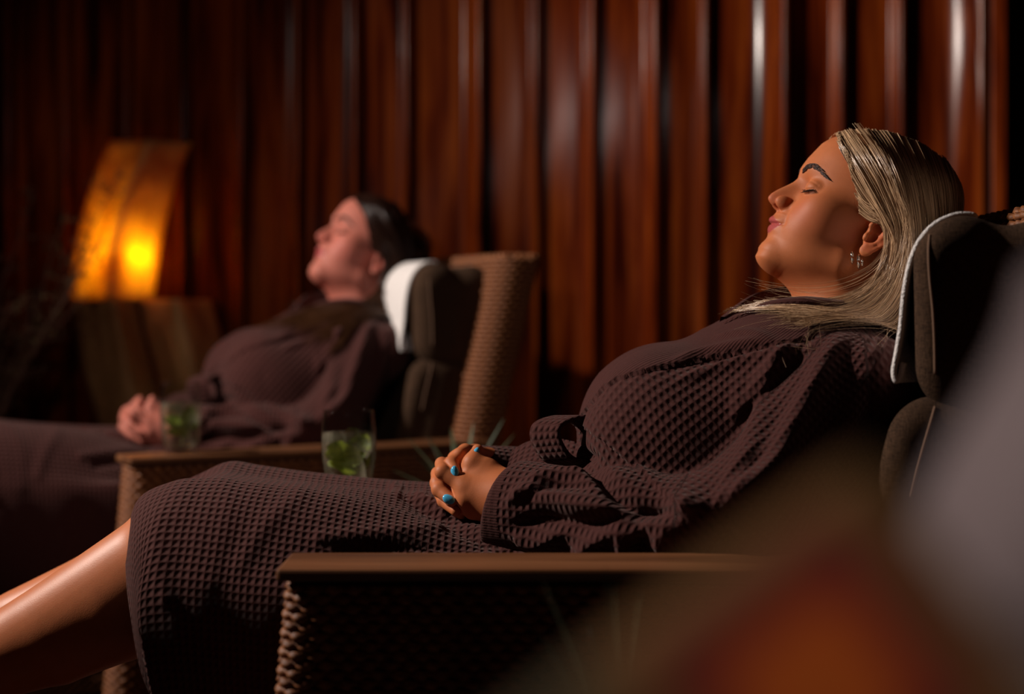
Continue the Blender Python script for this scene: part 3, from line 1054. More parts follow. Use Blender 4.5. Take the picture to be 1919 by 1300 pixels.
def skirt_mesh():
    """the lap of the robe: one sheet over both thighs, open at the hem, hanging on the near side"""
    near = lambda px, py, Y: W(px, py, Y)
    x = lambda px: (px - 959.5) / PX
    z = lambda py, d: CAM_H + (HOR - py) * d / F_PX
    # stations from the waist to the hem; each: the near hanging edge, side, thigh tops, far side
    st = []
    #        xs (side bottom .. top .. far)                         y                                        z
    def station(xs, ys, zs): st.append(np.stack([xs, ys, zs], -1))
    ys = np.array([1.535, 1.532, 1.538, 1.562, 1.605, 1.660, 1.712, 1.760, 1.805, 1.850, 1.900, 1.940, 1.955, 1.96])
    def S(px_top, px_side, px_bot, pyn, pyv, pyf, zbot, zside, yo=0.0):
        xs = np.interp(np.arange(14), [0, 2, 5, 9, 13], [x(px_bot), x(px_side), x(px_top), x(px_top), x(px_top)])
        zn, zv, zf = z(pyn, 1.66), z(pyv, 1.75), z(pyf, 1.85)
        zs = np.array([zbot, zbot * .5 + zside * .5, zside, zn - .068, zn - .022, zn, zn - .006, zv, zf - .008, zf, zf - .012, zf - .05, zf - .09, zf - .15])
        y2 = ys.copy(); y2[:5] += yo
        station(xs, y2, zs)
    S(1190, 1190, 1190, 1000, 960, 920, .455, .545, -.012)
    S(1080, 1080, 1080, 1030, 965, 915, .455, .540, -.012)
    S(960, 960, 960, 1002, 955, 912, .450, .540, -.006)
    S(840, 838, 838, 984, 950, 908, .44, .54, 0.0)
    S(740, 735, 735, 954, 930, 903, .43, .54, .003)
    S(640, 632, 632, 928, 916, 895, .40, .535, .004)
    S(540, 530, 535, 914, 907, 885, .36, .53, .004)
    S(455, 450, 470, 904, 900, 874, .335, .525, .004)
    S(400, 395, 430, 899, 897, 867, .325, .52, .004)
    S(350, 345, 400, 908, 908, 886, .32, .51, .004)
    S(310, 295, 395, 938, 946, 926, .318, .48, .004)
    S(270, 256, 360, 1006, 992, 960, .315, .445, .002)
    st = np.array(st)                                  # (ns, 14, 3)
    # the hem itself: x by place across, from the photograph
    hem_x = np.array([(372 - 959.5) / 1735, (330 - 959.5) / 1735, (268 - 959.5) / 1735, (243 - 959.5) / 1710, (237 - 959.5) / 1660, (239 - 959.5) / 1605, (252 - 959.5) / 1560,
                      (285 - 959.5) / 1520, (288 - 959.5) / 1480, (272 - 959.5) / 1440, (276 - 959.5) / 1410, (285 - 959.5) / 1400, (295 - 959.5) / 1400, (300 - 959.5) / 1400])
    st[-1, :, 0] = hem_x
    st[-2, :, 0] = hem_x * .72 + st[-3, :, 0] * .28
    NU, NV = 420, 420
    A = np.stack([catmull(st[:, j], NU) for j in range(st.shape[1])], 1)     # (NU,14,3)
    G = np.stack([catmull(A[i], NV) for i in range(NU)], 0)                  # (NU,NV,3)
    # equal steps across so the weave keeps its size
    L = np.r_[0, np.cumsum(np.linalg.norm(np.diff(G[NU // 2], axis=0), axis=1))]
    u_len = np.r_[0, np.cumsum(np.linalg.norm(np.diff(G[:, int(NV * .38)], axis=0), axis=1))]
    arc = np.concatenate([np.zeros((NU, 1)), np.cumsum(np.linalg.norm(np.diff(G, axis=1), axis=2), axis=1)], 1)
    uv = np.stack([np.repeat(u_len[:, None], NV, 1), arc - arc[:, int(NV * .38)][:, None]], -1).reshape(-1, 2)
    V = G.reshape(-1, 3)
    F = grid_faces(NU, NV)
    N = vnormals(V, F)
    if N[:, 2].mean() < 0: N = -N
    # folds
    disp = np.zeros(len(V))
    px, py = to_px(V)
    front = V[:, 1] < 1.84
    folds = [([(372, 892), (366, 940), (352, 1000), (345, 1060)], -1.5, 20), ([(420, 905), (425, 960), (410, 1030), (395, 1090)], 1.6, 20),
             ([(300, 965), (290, 1040), (310, 1120)], 2, 18), ([(330, 1000), (335, 1080), (360, 1170)], -1.2, 22),
             ([(560, 930), (500, 985), (450, 1060)], 3, 18), ([(600, 1010), (700, 1000), (820, 990)], 4, 14), ([(640, 1040), (760, 1030), (900, 1030)], -4, 12),
             ([(760, 930), (800, 960), (870, 1000), (960, 1040)], -6, 12), ([(790, 935), (850, 975), (930, 1010), (985, 1040)], 5, 10),
             ([(740, 918), (780, 935), (830, 965)], 7, 8),
             ([(400, 1240), (440, 1262), (500, 1255)], 2, 24)]
    for pts, h, w in folds:
        pc = catmull(np.array(pts, float), 24)
        d = np.full(len(V), 1e9)
        for a in pc: d = np.minimum(d, np.hypot(px - a[0], py - a[1]))
        disp += np.where(front, h * mm * np.exp(-(d / w) ** 2), 0)
    side = sstep(1.60 - V[:, 1], 0, .05)
    disp += side * .0012 * np.sin(V[:, 0] * 62 + V[:, 2] * 9)
    V = V + N * disp[:, None]
    wf = np.ones(len(V))
    return V, F, uv, wf


def ribbon(P, A, w, th, n=60, nw=9):
    """a strap of width w along P; A gives its width direction at each point; thickness th"""
    P = catmull(P, n); A = catmull(A, n)
    A /= np.linalg.norm(A, axis=1)[:, None]
    T = np.gradient(P, axis=0); T /= np.linalg.norm(T, axis=1)[:, None]
    Nn = np.cross(T, A); Nn /= np.linalg.norm(Nn, axis=1)[:, None]
    tt = np.linspace(-.5, .5, nw)
    ring = [(t, .5) for t in tt] + [(t, -.5) for t in tt[::-1]]
    V = np.stack([P + A * (w * t) + Nn * (th * k) for t, k in ring], 1)
    L = np.r_[0, np.cumsum(np.linalg.norm(np.diff(P, axis=0), axis=1))]
    uv = np.stack([np.repeat(L[:, None], len(ring), 1), np.tile(np.array([t * w for t, _ in ring]), (n, 1))], -1).reshape(-1, 2)
    F = grid_faces(n, len(ring), True)
    return V.reshape(-1, 3), F, uv


def cloth(name, V, F, uv, wf, parent, fold=None):
    me = mesh_from(name, V, F)
    vuv(me, uv); vattr(me, 'waffle', wf)
    return put(name, me, M['robe'], parent)


def build_robe(parent):
    rb = empty('bathrobe', parent=parent)
    V, F, uv, wf = build_bodice()
    cloth('robe_top', V, F, uv, wf, rb)
    V, F, uv, wf = skirt_mesh()
    o = cloth('robe_skirt', V, F, uv, wf, rb)
    so = o.modifiers.new('thick', 'SOLIDIFY'); so.thickness = .0035; so.offset = 0
    # shawl collar round the neck
    P = [W(1345, 640, 1.715), W(1400, 612, 1.694), W(1450, 598, 1.678), W(1508, 594, 1.664), W(1570, 600, 1.660), W(1622, 606, 1.69), W(1640, 602, 1.75), W(1622, 600, 1.81), W(1570, 590, 1.84),
         W(1505, 572, 1.836), W(1450, 574, 1.81), W(1400, 590, 1.78), W(1345, 630, 1.75)]
    A = [(.30, -.20, .9), (.22, -.35, .9), (.12, -.5, .85), (.0, -.55, .85), (-.1, -.5, .85), (.25, -.3, 1), (.35, 0, 1), (.25, .3, 1), (-.1, .5, .85), (.0, .55, .85), (.12, .5, .85), (.22, .35, .9), (.30, .20, .9)]
    A = [(-a[0] * .0 + a[0], a[1], a[2]) for a in A]
    V, F, uv = ribbon(P, A, .052, .009, 140, 13)
    # roll it outward
    cloth('collar', V, F, uv, np.full(len(V), .25), rb)
    # belt: band round the waist and the standing loop of its bow
    an = np.linspace(0, 2 * np.pi, 24)
    c = W(1225, 905, YC)
    e = XZ(1118, 852) - XZ(1300, 985); e /= np.linalg.norm(e); n = np.array([-e[2], 0, e[0]])
    P = [c + e * .098 * np.cos(a) + np.array([0, -1, 0]) * .134 * np.sin(a) for a in an]
    V, F, uv = ribbon(P, [n] * 24, .040, .006, 160, 7)
    cloth('belt', V, F, uv, np.full(len(V), .9), rb)
    loop = [W(1112, 872, 1.715), W(1078, 868, 1.705), W(1045, 858, 1.700), W(1024, 826, 1.700), W(1024, 800, 1.702), W(1046, 786, 1.706), W(1078, 782, 1.710), W(1100, 800, 1.714), W(1104, 830, 1.716), W(1106, 866, 1.716)]
    LA = [(.75, -.65, .12)] * 4 + [(.75, -.65, .05)] * 3 + [(.55, -.85, .0)] * 3
    V, F, uv = ribbon(loop, LA, .044, .005, 120, 9)
    cloth('belt_loop', V, F, uv, np.full(len(V), .9), rb)
    tail = [W(1105, 868, 1.722), W(1068, 852, 1.740), W(1025, 846, 1.765), W(985, 852, 1.780), W(955, 868, 1.782)]
    V, F, uv = ribbon(tail, [(.2, .75, .6)] * 5, .044, .005, 70, 9)
    cloth('belt_end', V, F, uv, np.full(len(V), .9), rb)
    kn = MB()
    v, f = sdf_mesh(lambda P: smin(s_ell(P, W(1112, 866, 1.715), (.020, .020, .022)), s_ell(P, W(1104, 850, 1.710), (.012, .020, .012)), .01), W(1112, 866, 1.715) - .04, W(1112, 866, 1.715) + .04, .002)
    o = cloth('belt_knot', v, f, v[:, [0, 2]], np.full(len(v), .8), rb)
    return rb


# ------------------------------------------------------------------ the room: slatted wood wall, floor, right-hand trim
WALL_S, WALL_0 = 0.27, 3.777


def wall_pt(px):
    k = (px - 959.5) / F_PX
    d = WALL_0 / (1 + WALL_S * k)
    return np.array([k * d, d])


w_dir = np.array([1.0, -WALL_S]); w_dir /= np.linalg.norm(w_dir)
w_out = np.array([-w_dir[1] * -1, -w_dir[0]])           # towards the room
w_out = np.array([-WALL_S, -1.0]); w_out /= np.linalg.norm(w_out)
WALL_H = 3.0

wb = MB()
a = wall_pt(-700); b = wall_pt(1852)
bk = -w_out * .030
V = []
for p in (a, b):
    for z in (0, WALL_H):
        V += [(*(p + bk), z), (*(p + bk - w_out * .10), z)]
wb.add(V, [(0, 4, 6, 2), (1, 3, 7, 5), (0, 2, 3, 1), (4, 5, 7, 6), (2, 6, 7, 3), (0, 1, 5, 4)])
wall = put('wall_back', wb.mesh('wall_back', False), M['wall_dark'])
tag(wall, kind='structure')
EDGES = [-640, -545, -450, -352, -255, -160, -68, 26, 133, 246, 355, 461, 566, 674, 771, 906, 1013, 1117, 1235, 1328, 1476, 1581, 1693, 1842]
WIDE = {246: .30, 906: .30, 1235: .26, 1476: .52, 1842: .62, 133: .16, 1328: .15, 1013: .2}
for e0, e1 in zip(EDGES[:-1], EDGES[1:]):
    p0, p1 = wall_pt(e0 + 3), wall_pt(e1)
    L = np.linalg.norm(p1 - p0)
    wfr = WIDE.get(e1, .22)
    h = .030 + .012 * (wfr > .4)
    # profile across one board: flat, then sweeping out to a rounded nose
    t = np.r_[0, .02, np.linspace(.06, 1 - wfr, 5), np.linspace(1 - wfr, 1, 12)[1:]]
    x = np.clip((t - (1 - wfr)) / wfr, 0, 1)
    dip = .018 if wfr < .4 else .010
    dpt = -dip * np.minimum(t / (1 - wfr), 1) ** 1.25 * (1 - x ** 1.5) + h * (x ** 2.0)
    r = .007
    prof = [(0.0, -.028), (0.0, -.003)] + [(ti * (L - r), di) for ti, di in zip(t, dpt)][1:]
    top = prof[-1]
    for a_ in np.linspace(0, 1, 8)[1:]:
        an = math.radians(62 - 152 * a_) if False else None
        ang = math.radians(118 - 118 * a_)
        prof.append((top[0] + r * (math.cos(ang) - math.cos(math.radians(118))), top[1] + r * (math.sin(ang) - math.sin(math.radians(118)))))
    prof.append((prof[-1][0], -.028))
    prof = np.array(prof)
    n = len(prof)
    V = []
    for z in (0.0, WALL_H):
        for s_, dd in prof:
            q = p0 + w_dir * s_ + w_out * dd
            V.append((q[0], q[1], z))
    F = [(i, i + 1, n + i + 1, n + i) for i in range(n - 1)] + [(n - 1, 0, n, 2 * n - 1), tuple(range(n))[::-1], tuple(range(n, 2 * n))]
    me = mesh_from('wood_panel', V, F)
    put('wood_panel', me, M['panel'], wall)

fl = put('floor', MB().box((-3.2, -.8, -.05), (2.6, 5.0, 0)).mesh('floor', False), M['carpet']); tag(fl, kind='structure')
# trim at the right end of the wall and the dark return beyond it
p = wall_pt(1856); q = wall_pt(1884)
tb = MB()
V = []
for z in (0, WALL_H):
    for pt, o in ((p, .030), (q, .030), (q, -.06), (p, -.06)):
        g = pt + w_out * o; V.append((g[0], g[1], z))
tb.add(V, [(0, 1, 5, 4), (1, 2, 6, 5), (2, 3, 7, 6), (3, 0, 4, 7), (0, 3, 2, 1), (4, 5, 6, 7)])
tr = put('trim_1', tb.mesh('trim_1', False), M['panel']); bevel(tr, .004); tag(tr, kind='structure')
p = wall_pt(1884); q = wall_pt(2600)
tb = MB(); V = []
for z in (0, WALL_H):
    for pt, o in ((p, -.05), (q, -.05), (q, -.14), (p, -.14)):
        g = pt + w_out * o; V.append((g[0], g[1], z))
tb.add(V, [(0, 1, 5, 4), (1, 2, 6, 5), (2, 3, 7, 6), (3, 0, 4, 7), (0, 3, 2, 1), (4, 5, 6, 7)])
wr = put('wall_right', tb.mesh('wall_right', False), M['wall_dark']); tag(wr, kind='structure')


# ------------------------------------------------------------------ the wicker loungers
def loop_rect(x0, x1, y0, y1, r, step):
    """points of a rounded rectangle"""
    P = []
    def arc(cx, cy, a0):
        for k in range(7):
            a = a0 + math.pi / 2 * k / 6
            P.append((cx + r * math.cos(a), cy + r * math.sin(a)))
    arc(x1 - r, y1 - r, 0); arc(x0 + r, y1 - r, math.pi / 2); arc(x0 + r, y0 + r, math.pi); arc(x1 - r, y0 + r, 1.5 * math.pi)
    P = np.array(P + [P[0]])
    L = np.r_[0, np.cumsum(np.linalg.norm(np.diff(P, axis=0), axis=1))]
    n = int(L[-1] / step); n += n % 2
    s = np.linspace(0, L[-1], n, endpoint=False)
    return np.stack([np.interp(s, L, P[:, 0]), np.interp(s, L, P[:, 1])], -1), s, L[-1]


def strand_mesh(x0, x1, y0, y1, r, phase, rad=.0046, wave=.0205):
    Q, s, L = loop_rect(x0, x1, y0, y1, r, .0036)
    nw = max(2, round(L / wave))
    T = np.roll(Q, -1, 0) - np.roll(Q, 1, 0); T /= np.linalg.norm(T, axis=1)[:, None]
    N = np.stack([T[:, 1], -T[:, 0]], -1)
    w = np.sin(2 * np.pi * nw * s / L + phase)
    P = np.concatenate([Q + N * (.0030 * w)[:, None], (.0010 * np.sin(2 * np.pi * nw * 2 * s / L))[:, None]], 1)
    rr = rad * (1 + .18 * w)
    V, F = tube(P, rr, 6, closed=True)
    return mesh_from('wicker_strand', V, F)


def slab_sdf(P, a, b, r, y0, y1, rr, hollow=0.0):
    """a padded slab: a capsule in x,z run along y with rounded edges"""
    q = P[:, [0, 2]].copy()
    q[:, 0] -= hollow * np.clip(1 - ((P[:, 1] - 1.75) / .262) ** 2, 0, 1)
    a = np.asarray(a, np.float32); b = np.asarray(b, np.float32)
    ab = b - a
    t = np.clip(((q - a) @ ab) / (ab @ ab + 1e-9), 0, 1)
    e = q - a - t[:, None] * ab
    d2 = np.sqrt((e ** 2).sum(1)) - r
    dy = np.abs(P[:, 1] - (y0 + y1) / 2) - (y1 - y0) / 2
    u = np.maximum(d2 + rr, 0); v = np.maximum(dy + rr, 0)
    return np.sqrt(u * u + v * v) - rr + np.minimum(np.maximum(d2, dy) + rr, 0)


def body_dent(P):
    """what leans into the cushions"""
    d = s_ell(to_head(P), (-.004, .030, 0), (.100, .105, .082))
    d = np.minimum(d, bodice_base_soft(P))
    return d


def bodice_base_soft(P):
    dd, n1, n2, f1, f2 = bodice_parts(P)
    return np.minimum(np.minimum(dd, n1), f1) - .004


def build_lounger():
    root = empty('lounger', (0.2, 1.75, 0.0))
    BZ = .590
    for y0, y1, xf in ((1.395, 1.495, -.232), (2.000, 2.110, -.300)):
        arm = MB()
        yc = (y0 + y1) / 2
        xb = .50
        V = []
        for z, k in ((.03, 1.0), (BZ - .014, 0.0)):
            xs = xf + .016 - .050 * k
            for xx, yy in ((xs, y0 + .018), (xb, y0 + .018), (xb, y1 - .018), (xs, y1 - .018)): V.append((xx, yy, z))
        arm.add(V, [(0, 3, 2, 1), (4, 5, 6, 7), (0, 1, 5, 4), (1, 2, 6, 5), (2, 3, 7, 6), (3, 0, 4, 7)])
        ao = put('armrest', arm.mesh('armrest', False), M['wicker_core'], root)
        bo = put('armrest_board', MB().box((xf, y0, BZ - .0128), (xb + .03, y1, BZ)).mesh('armrest_board', False), M['board'], ao)
        bevel(bo, .0035)
        A = [strand_mesh(xf + .012 - xb, 0.0, y0 + .010 - yc, y1 - .010 - yc, .022, ph) for ph in (0, math.pi)]
        nrow = 58
        for i in range(nrow):
            z = .035 + i * (BZ - .022 - .035) / (nrow - 1)
            k = 1 - (z - .03) / (BZ - .044)
            o = put('wicker_strand', A[i % 2], M['wicker'], ao, (xb, yc, z))
            o.scale = (1 + .050 * k / (xb - xf - .012), 1, 1)
    # seat box and its cushion
    st = put('seat_base', MB().box((-.12, 1.497, .06), (.44, 1.998, .33)).mesh('seat_base', False), M['wicker_core'], root)
    A = [strand_mesh(-.30, .30, -.262, .262, .02, ph, .006, .03) for ph in (0, math.pi)]
    for i in range(22):
        put('wicker_strand', A[i % 2], M['wicker'], st, (.16, 1.7475, .07 + i * .012))
    V, F = sdf_mesh(lambda P: smax(slab_sdf(P, (-.19, .390), (.36, .390), .055, 1.497, 1.998, .035), -(leg_sdf(P) - .004), .02), (-.27, 1.47, .32), (.44, 2.03, .47), .008)
    put('seat_cushion', mesh_from('seat_cushion', V, F), M['linen'], root)
    # reclined back
    lean = .268
    bx = lambda z: .512 + (z - .677) * lean
    bb = MB()
    V = []
    for z in (.05, .955):
        for xx, yy in ((bx(z) + .006, 1.432), (bx(z) + .082, 1.432), (bx(z) + .082, 2.073), (bx(z) + .006, 2.073)): V.append((xx, yy, z))
    bb.add(V, [(0, 3, 2, 1), (4, 5, 6, 7), (0, 1, 5, 4), (1, 2, 6, 5), (2, 3, 7, 6), (3, 0, 4, 7)])
    bk = put('backrest', bb.mesh('backrest', False), M['wicker_core'], root)
    A = [strand_mesh(0, .088, -.326, .326, .024, ph) for ph in (0, math.pi)]
    nrow = 96
    for i in range(nrow):
        z = .05 + i * (.953 - .05) / (nrow - 1)
        put('wicker_strand', A[i % 2], M['wicker'], bk, (bx(z), 1.7525, z))
    # woven top rail
    wv = MB()
    for j in range(6):
        xx = bx(.955) + .006 + j * .0155
        n = 340
        yy = np.linspace(1.430, 2.075, n)
        ph = j * math.pi
        P = np.stack([xx + 0 * yy, yy, .957 + .0032 * np.sin(2 * np.pi * yy / .021 + ph)], -1)
        v, f = tube(P, .0056 * (1 + .15 * np.sin(2 * np.pi * yy / .021 + ph)), 6)
        wv.add(v, f)
    o = put('woven_rail', wv.mesh('woven_rail'), M['wicker'], bk)
    # footrest, beyond the left edge of the picture
    fr = put('footrest', MB().box((-1.06, 1.50, .05), (-.70, 2.00, .225)).mesh('footrest', False), M['wicker_core'], root)
    A = [strand_mesh(-.19, .19, -.262, .262, .02, ph, .006, .03) for ph in (0, math.pi)]
    for i in range(15):
        put('wicker_strand', A[i % 2], M['wicker'], fr, (-.88, 1.75, .056 + i * .012))
    V, F = sdf_mesh(lambda P: smax(slab_sdf(P, (-1.02, .275), (-.74, .275), .050, 1.50, 2.00, .03), -(leg_sdf(P) - .003), .015), (-1.12, 1.47, .2), (-.66, 2.03, .36), .008)
    put('footrest_cushion', mesh_from('footrest_cushion', V, F), M['linen'], fr)
    for yy in (1.56, 1.94):
        v, f = tube(np.array([[-.70, yy, .10], [-.40, yy, .10], [-.12, yy, .10]]), .014, 10)
        put('rail', mesh_from('rail', v, f), M['board'], root)
    # cushions of the back
    ya, yb = 1.492, 2.008

    def lower(P):
        d = slab_sdf(P, (.440, .700), (.365, .440), .052, ya, yb, .032, .05)
        d = smin(d, slab_sdf(P, (.500, .700), (.430, .440), .052, ya, yb, .032, .04), .03)
        return smax(d, -bodice_base_soft(P), .02)

    def upper(P, h1=.062, h2=.04):
        d = slab_sdf(P, (.4680, .892), (.4700, .786), .0535, ya, yb, .034, h1)
        d = smin(d, slab_sdf(P, (.555, .888), (.530, .786), .0535, ya, yb, .034, h2), .03)
        q = P.copy(); q[:, 2] = q[:, 2]
        return smax(d, -body_dent(P), .02)
    V, F = sdf_mesh(lower, (.28, 1.46, .36), (.62, 2.04, .78), .006)
    lc = put('back_cushion', mesh_from('back_cushion', V, F), M['linen'], root)
    V, F = sdf_mesh(upper, (.38, 1.46, .71), (.68, 2.04, .97), .0045)
    uc = put('head_cushion', mesh_from('head_cushion', V, F), M['linen'], root)
    for nm, cu, f, pts in (('piping', uc, upper, [(1742, 440), (1740, 470), (1742, 520), (1748, 580), (1751, 640), (1752, 700)]),
                           ('piping', lc, lower, [(1752, 762), (1744, 790), (1732, 830), (1718, 880), (1706, 930)])):
        P = [trace(f, x, y) for x, y in pts]
        P = catmull(np.array(P), 40) + np.array([0, -.0006, 0])
        put(nm, mesh_from(nm, *tube(P, .0016, 6)), M['seam'], cu)
    # a plumper head cushion for the second lounger
    V, F = sdf_mesh(lambda P: upper(P, .006, .006), (.38, 1.46, .71), (.68, 2.04, .97), .006)
    me2 = mesh_from('head_cushion', V, F); me2.materials.append(M['linen'])
    return root, me2


def build_towel(hollow=.058, xoff=0.0):
    """white towel laid over the head cushion, hanging free at its foot"""
    D = 1.53
    pts = [(1812, 402), (1792, 400), (1768, 404), (1735, 421), (1706, 455), (1689, 500), (1679, 555), (1674, 610), (1666, 660), (1660, 695), (1664, 714), (1672, 706), (1678, 680)]
    P = np.array([W(x, y, D) for x, y in pts])
    P = catmull(P, 120)
    ny = 90
    ys = np.linspace(1.535, 1.965, ny)
    G = np.repeat(P[:, None], ny, 1)
    G[..., 1] = ys[None]
    G[..., 0] += xoff + hollow * np.clip(1 - ((ys - 1.75) / .235) ** 2, 0, 1)[None]
    V = G.reshape(-1, 3)
    # the head and shoulders press it back
    for _ in range(14):
        d = np.minimum(s_ell(to_head(V), (-.004, .030, 0), (.101, .106, .083)), bodice_base_soft(V.astype(np.float32)) + .002)
        V[:, 0] += np.clip(-d, 0, .05) * .9
    G = V.reshape(120, ny, 3)
    for _ in range(6):
        G[1:-1, 1:-1] = (G[1:-1, 1:-1] * 2 + G[2:, 1:-1] + G[:-2, 1:-1] + G[1:-1, 2:] + G[1:-1, :-2]) / 6
    V = G.reshape(-1, 3)
    me = mesh_from('headrest_towel', V, grid_faces(120, ny))
    o = put('headrest_towel', me, M['towel'])
    s = o.modifiers.new('thick', 'SOLIDIFY'); s.thickness = .0055; s.offset = 0
    return o


# ------------------------------------------------------------------ hair
def bodice_cover(P):
    d, n1, n2, f1, f2 = bodice_parts(P)
    return smin(np.minimum(n1, f1), d, .02)


def hair_object(name, guides, count, material, parent, seed, spread=.004, rad=.00030, mirror=False, npts=26, tip=.25, scatter=1.0):
    """strands drawn between neighbouring guide curves"""
    g = np.random.default_rng(seed)
    G = np.array([catmull(np.array([W(*p) for p in gd]), npts) for gd in guides])     # (k,npts,3)
    if mirror: G[..., 1] = 2 * YC - G[..., 1]
    k = len(G)
    # clumps share their wander
    nc = max(8, count // 14)
    ct = g.random(nc) * (k - 1.001)
    coff = g.normal(0, 1, (nc, 3)) * spread * .8
    cfr = g.normal(0, 1, (nc, 3))
    ci = g.integers(0, nc, count)
    t = np.clip(ct[ci] + g.normal(0, .07, count), 0, k - 1.001)
    i = t.astype(int); f = (t - i)[:, None, None]
    S = G[i] * (1 - f) + G[i + 1] * f
    w = np.linspace(0, 1, npts)
    grow = (.25 + 1.5 * w ** 1.6)[None, :, None]
    wig = np.sin(w[None, :, None] * (5 + 4 * g.random((count, 1, 1))) + g.random((count, 1, 3)) * 6.28)
    S = S + coff[ci][:, None] * grow * scatter + g.normal(0, spread * .30, (count, 1, 3)) * grow + wig * spread * .16 * grow
    # keep outside the skull
    flat = S.reshape(-1, 3)
    q = to_head(flat)
    d = np.minimum(s_ell(q, (.026, .050, 0), (.092, .067, .0710)), s_ell(q, (-.004, .042, 0), (.070, .068, .0725)))
    push = np.clip(.0035 - d, 0, .03)
    c = np.array([.012, .046, 0])
    n = q - c; n /= np.linalg.norm(n, axis=1)[:, None]
    flat += (n * push[:, None]) @ HR
    # and over the robe
    low = np.nonzero(flat[:, 2] < .885)[0]
    for _ in range(2):
        P_ = flat[low].astype(np.float32)
        d, gr = grad(bodice_cover, P_, .002)
        gr /= np.linalg.norm(gr, axis=1)[:, None] + 1e-6
        flat[low] += gr * np.clip(.0095 + .004 * g.random(len(low)) - d, 0, .06)[:, None]
    S = flat.reshape(count, npts, 3)
    for _ in range(2): S[:, 1:-1] = (S[:, 1:-1] * 2 + S[:, 2:] + S[:, :-2]) / 4
    cut = 1 - tip * g.random(count)
    cv = bpy.data.hair_curves.new(name)
    cv.add_curves([npts] * count)
    src = np.linspace(0, 1, npts)
    out = np.empty_like(S)
    for a in range(3):
        for j in range(count): out[j, :, a] = np.interp(src * cut[j], src, S[j, :, a])
    pos = cv.attributes.get('position') or cv.attributes.new('position', 'FLOAT_VECTOR', 'POINT')
    pos.data.foreach_set('vector', out.astype(np.float32).ravel())
    ra = cv.attributes.get('radius') or cv.attributes.new('radius', 'FLOAT', 'POINT')
    ra.data.foreach_set('value', np.tile(rad * (1 - .6 * src ** 3), count).astype(np.float32))
    cv.materials.append(material)
    o = bpy.data.objects.new(name, cv)
    o.parent = parent
    o.matrix_parent_inverse = world_of(parent).inverted()
    C.objects.link(o)
    return o


LONG_ENDS = [(1262, 682, 1.690), (1225, 690, 1.690), (1250, 664, 1.705), (1195, 690, 1.705), (1240, 690, 1.67), (1300, 690, 1.655), (1330, 720, 1.640), (1400, 740, 1.620), (1500, 730, 1.610)]
NEAR_GUIDES = [
    [(1611, 398, 1.680), (1626, 410, 1.675), (1642, 414, 1.670), (1656, 418, 1.668), (1671, 436, 1.664), (1664, 500, 1.668), (1625, 552, 1.664), (1545, 590, 1.655), (1440, 592, 1.690), (1402, 594, 1.705)],
    [(1607, 352, 1.685), (1622, 376, 1.676), (1640, 396, 1.670), (1656, 412, 1.664), (1672, 438, 1.661), (1664, 510, 1.666), (1620, 565, 1.658), (1535, 600, 1.650), (1432, 596, 1.685), (1396, 590, 1.705)],
    [(1598, 308, 1.695), (1616, 342, 1.680), (1638, 375, 1.670), (1658, 406, 1.662), (1675, 442, 1.659), (1664, 518, 1.664), (1618, 575, 1.655), (1530, 606, 1.648), (1425, 592, 1.690), (1388, 586, 1.712)],
    [(1571, 249, 1.745), (1594, 290, 1.698), (1624, 342, 1.672), (1656, 402, 1.660), (1677, 446, 1.658), (1662, 522, 1.664), (1610, 580, 1.652), (1520, 616, 1.645), (1440, 606, 1.680), (1405, 598, 1.700)],
    [(1585, 246, 1.744), (1615, 290, 1.692), (1648, 345, 1.668), (1673, 405, 1.657), (1686, 452, 1.655), (1672, 530, 1.660), (1625, 588, 1.646), (1545, 628, 1.640), (1468, 618, 1.668), (1425, 608, 1.690)],
    [(1610, 244, 1.743), (1642, 290, 1.688), (1668, 345, 1.664), (1686, 405, 1.656), (1697, 456, 1.655), (1682, 535, 1.655), (1640, 596, 1.638), (1570, 644, 1.628), (1500, 648, 1.650), (1468, 652, 1.652)],
    [(1640, 244, 1.743), (1670, 290, 1.686), (1692, 345, 1.665), (1704, 405, 1.658), (1708, 460, 1.657), (1695, 540, 1.655), (1655, 602, 1.636), (1600, 650, 1.620), (1520, 668, 1.635), (1475, 662, 1.645)],
    [(1680, 252, 1.743), (1706, 300, 1.690), (1722, 350, 1.673), (1730, 410, 1.668), (1728, 470, 1.666), (1708, 545, 1.664), (1672, 606, 1.645), (1622, 652, 1.626), (1556, 668, 1.625), (1520, 664, 1.632)],
    [(1730, 271, 1.744), (1748, 312, 1.696), (1758, 362, 1.684), (1760, 420, 1.680), (1752, 480, 1.680), (1725, 550, 1.678), (1690, 610, 1.660), (1655, 645, 1.640), (1625, 668, 1.628), (1590, 680, 1.622)],
    [(1775, 304, 1.746), (1786, 332, 1.712), (1792, 372, 1.702), (1788, 425, 1.700), (1770, 480, 1.700), (1735, 545, 1.700), (1705, 600, 1.690), (1680, 640, 1.680), (1660, 660, 1.670), (1650, 680, 1.660)],
    [(1800, 345, 1.748), (1806, 368, 1.728), (1804, 400, 1.722), (1796, 440, 1.720), (1775, 490, 1.720), (1745, 545, 1.720), (1715, 595, 1.715), (1690, 640, 1.710), (1680, 670, 1.700), (1670, 690, 1.69)],
]


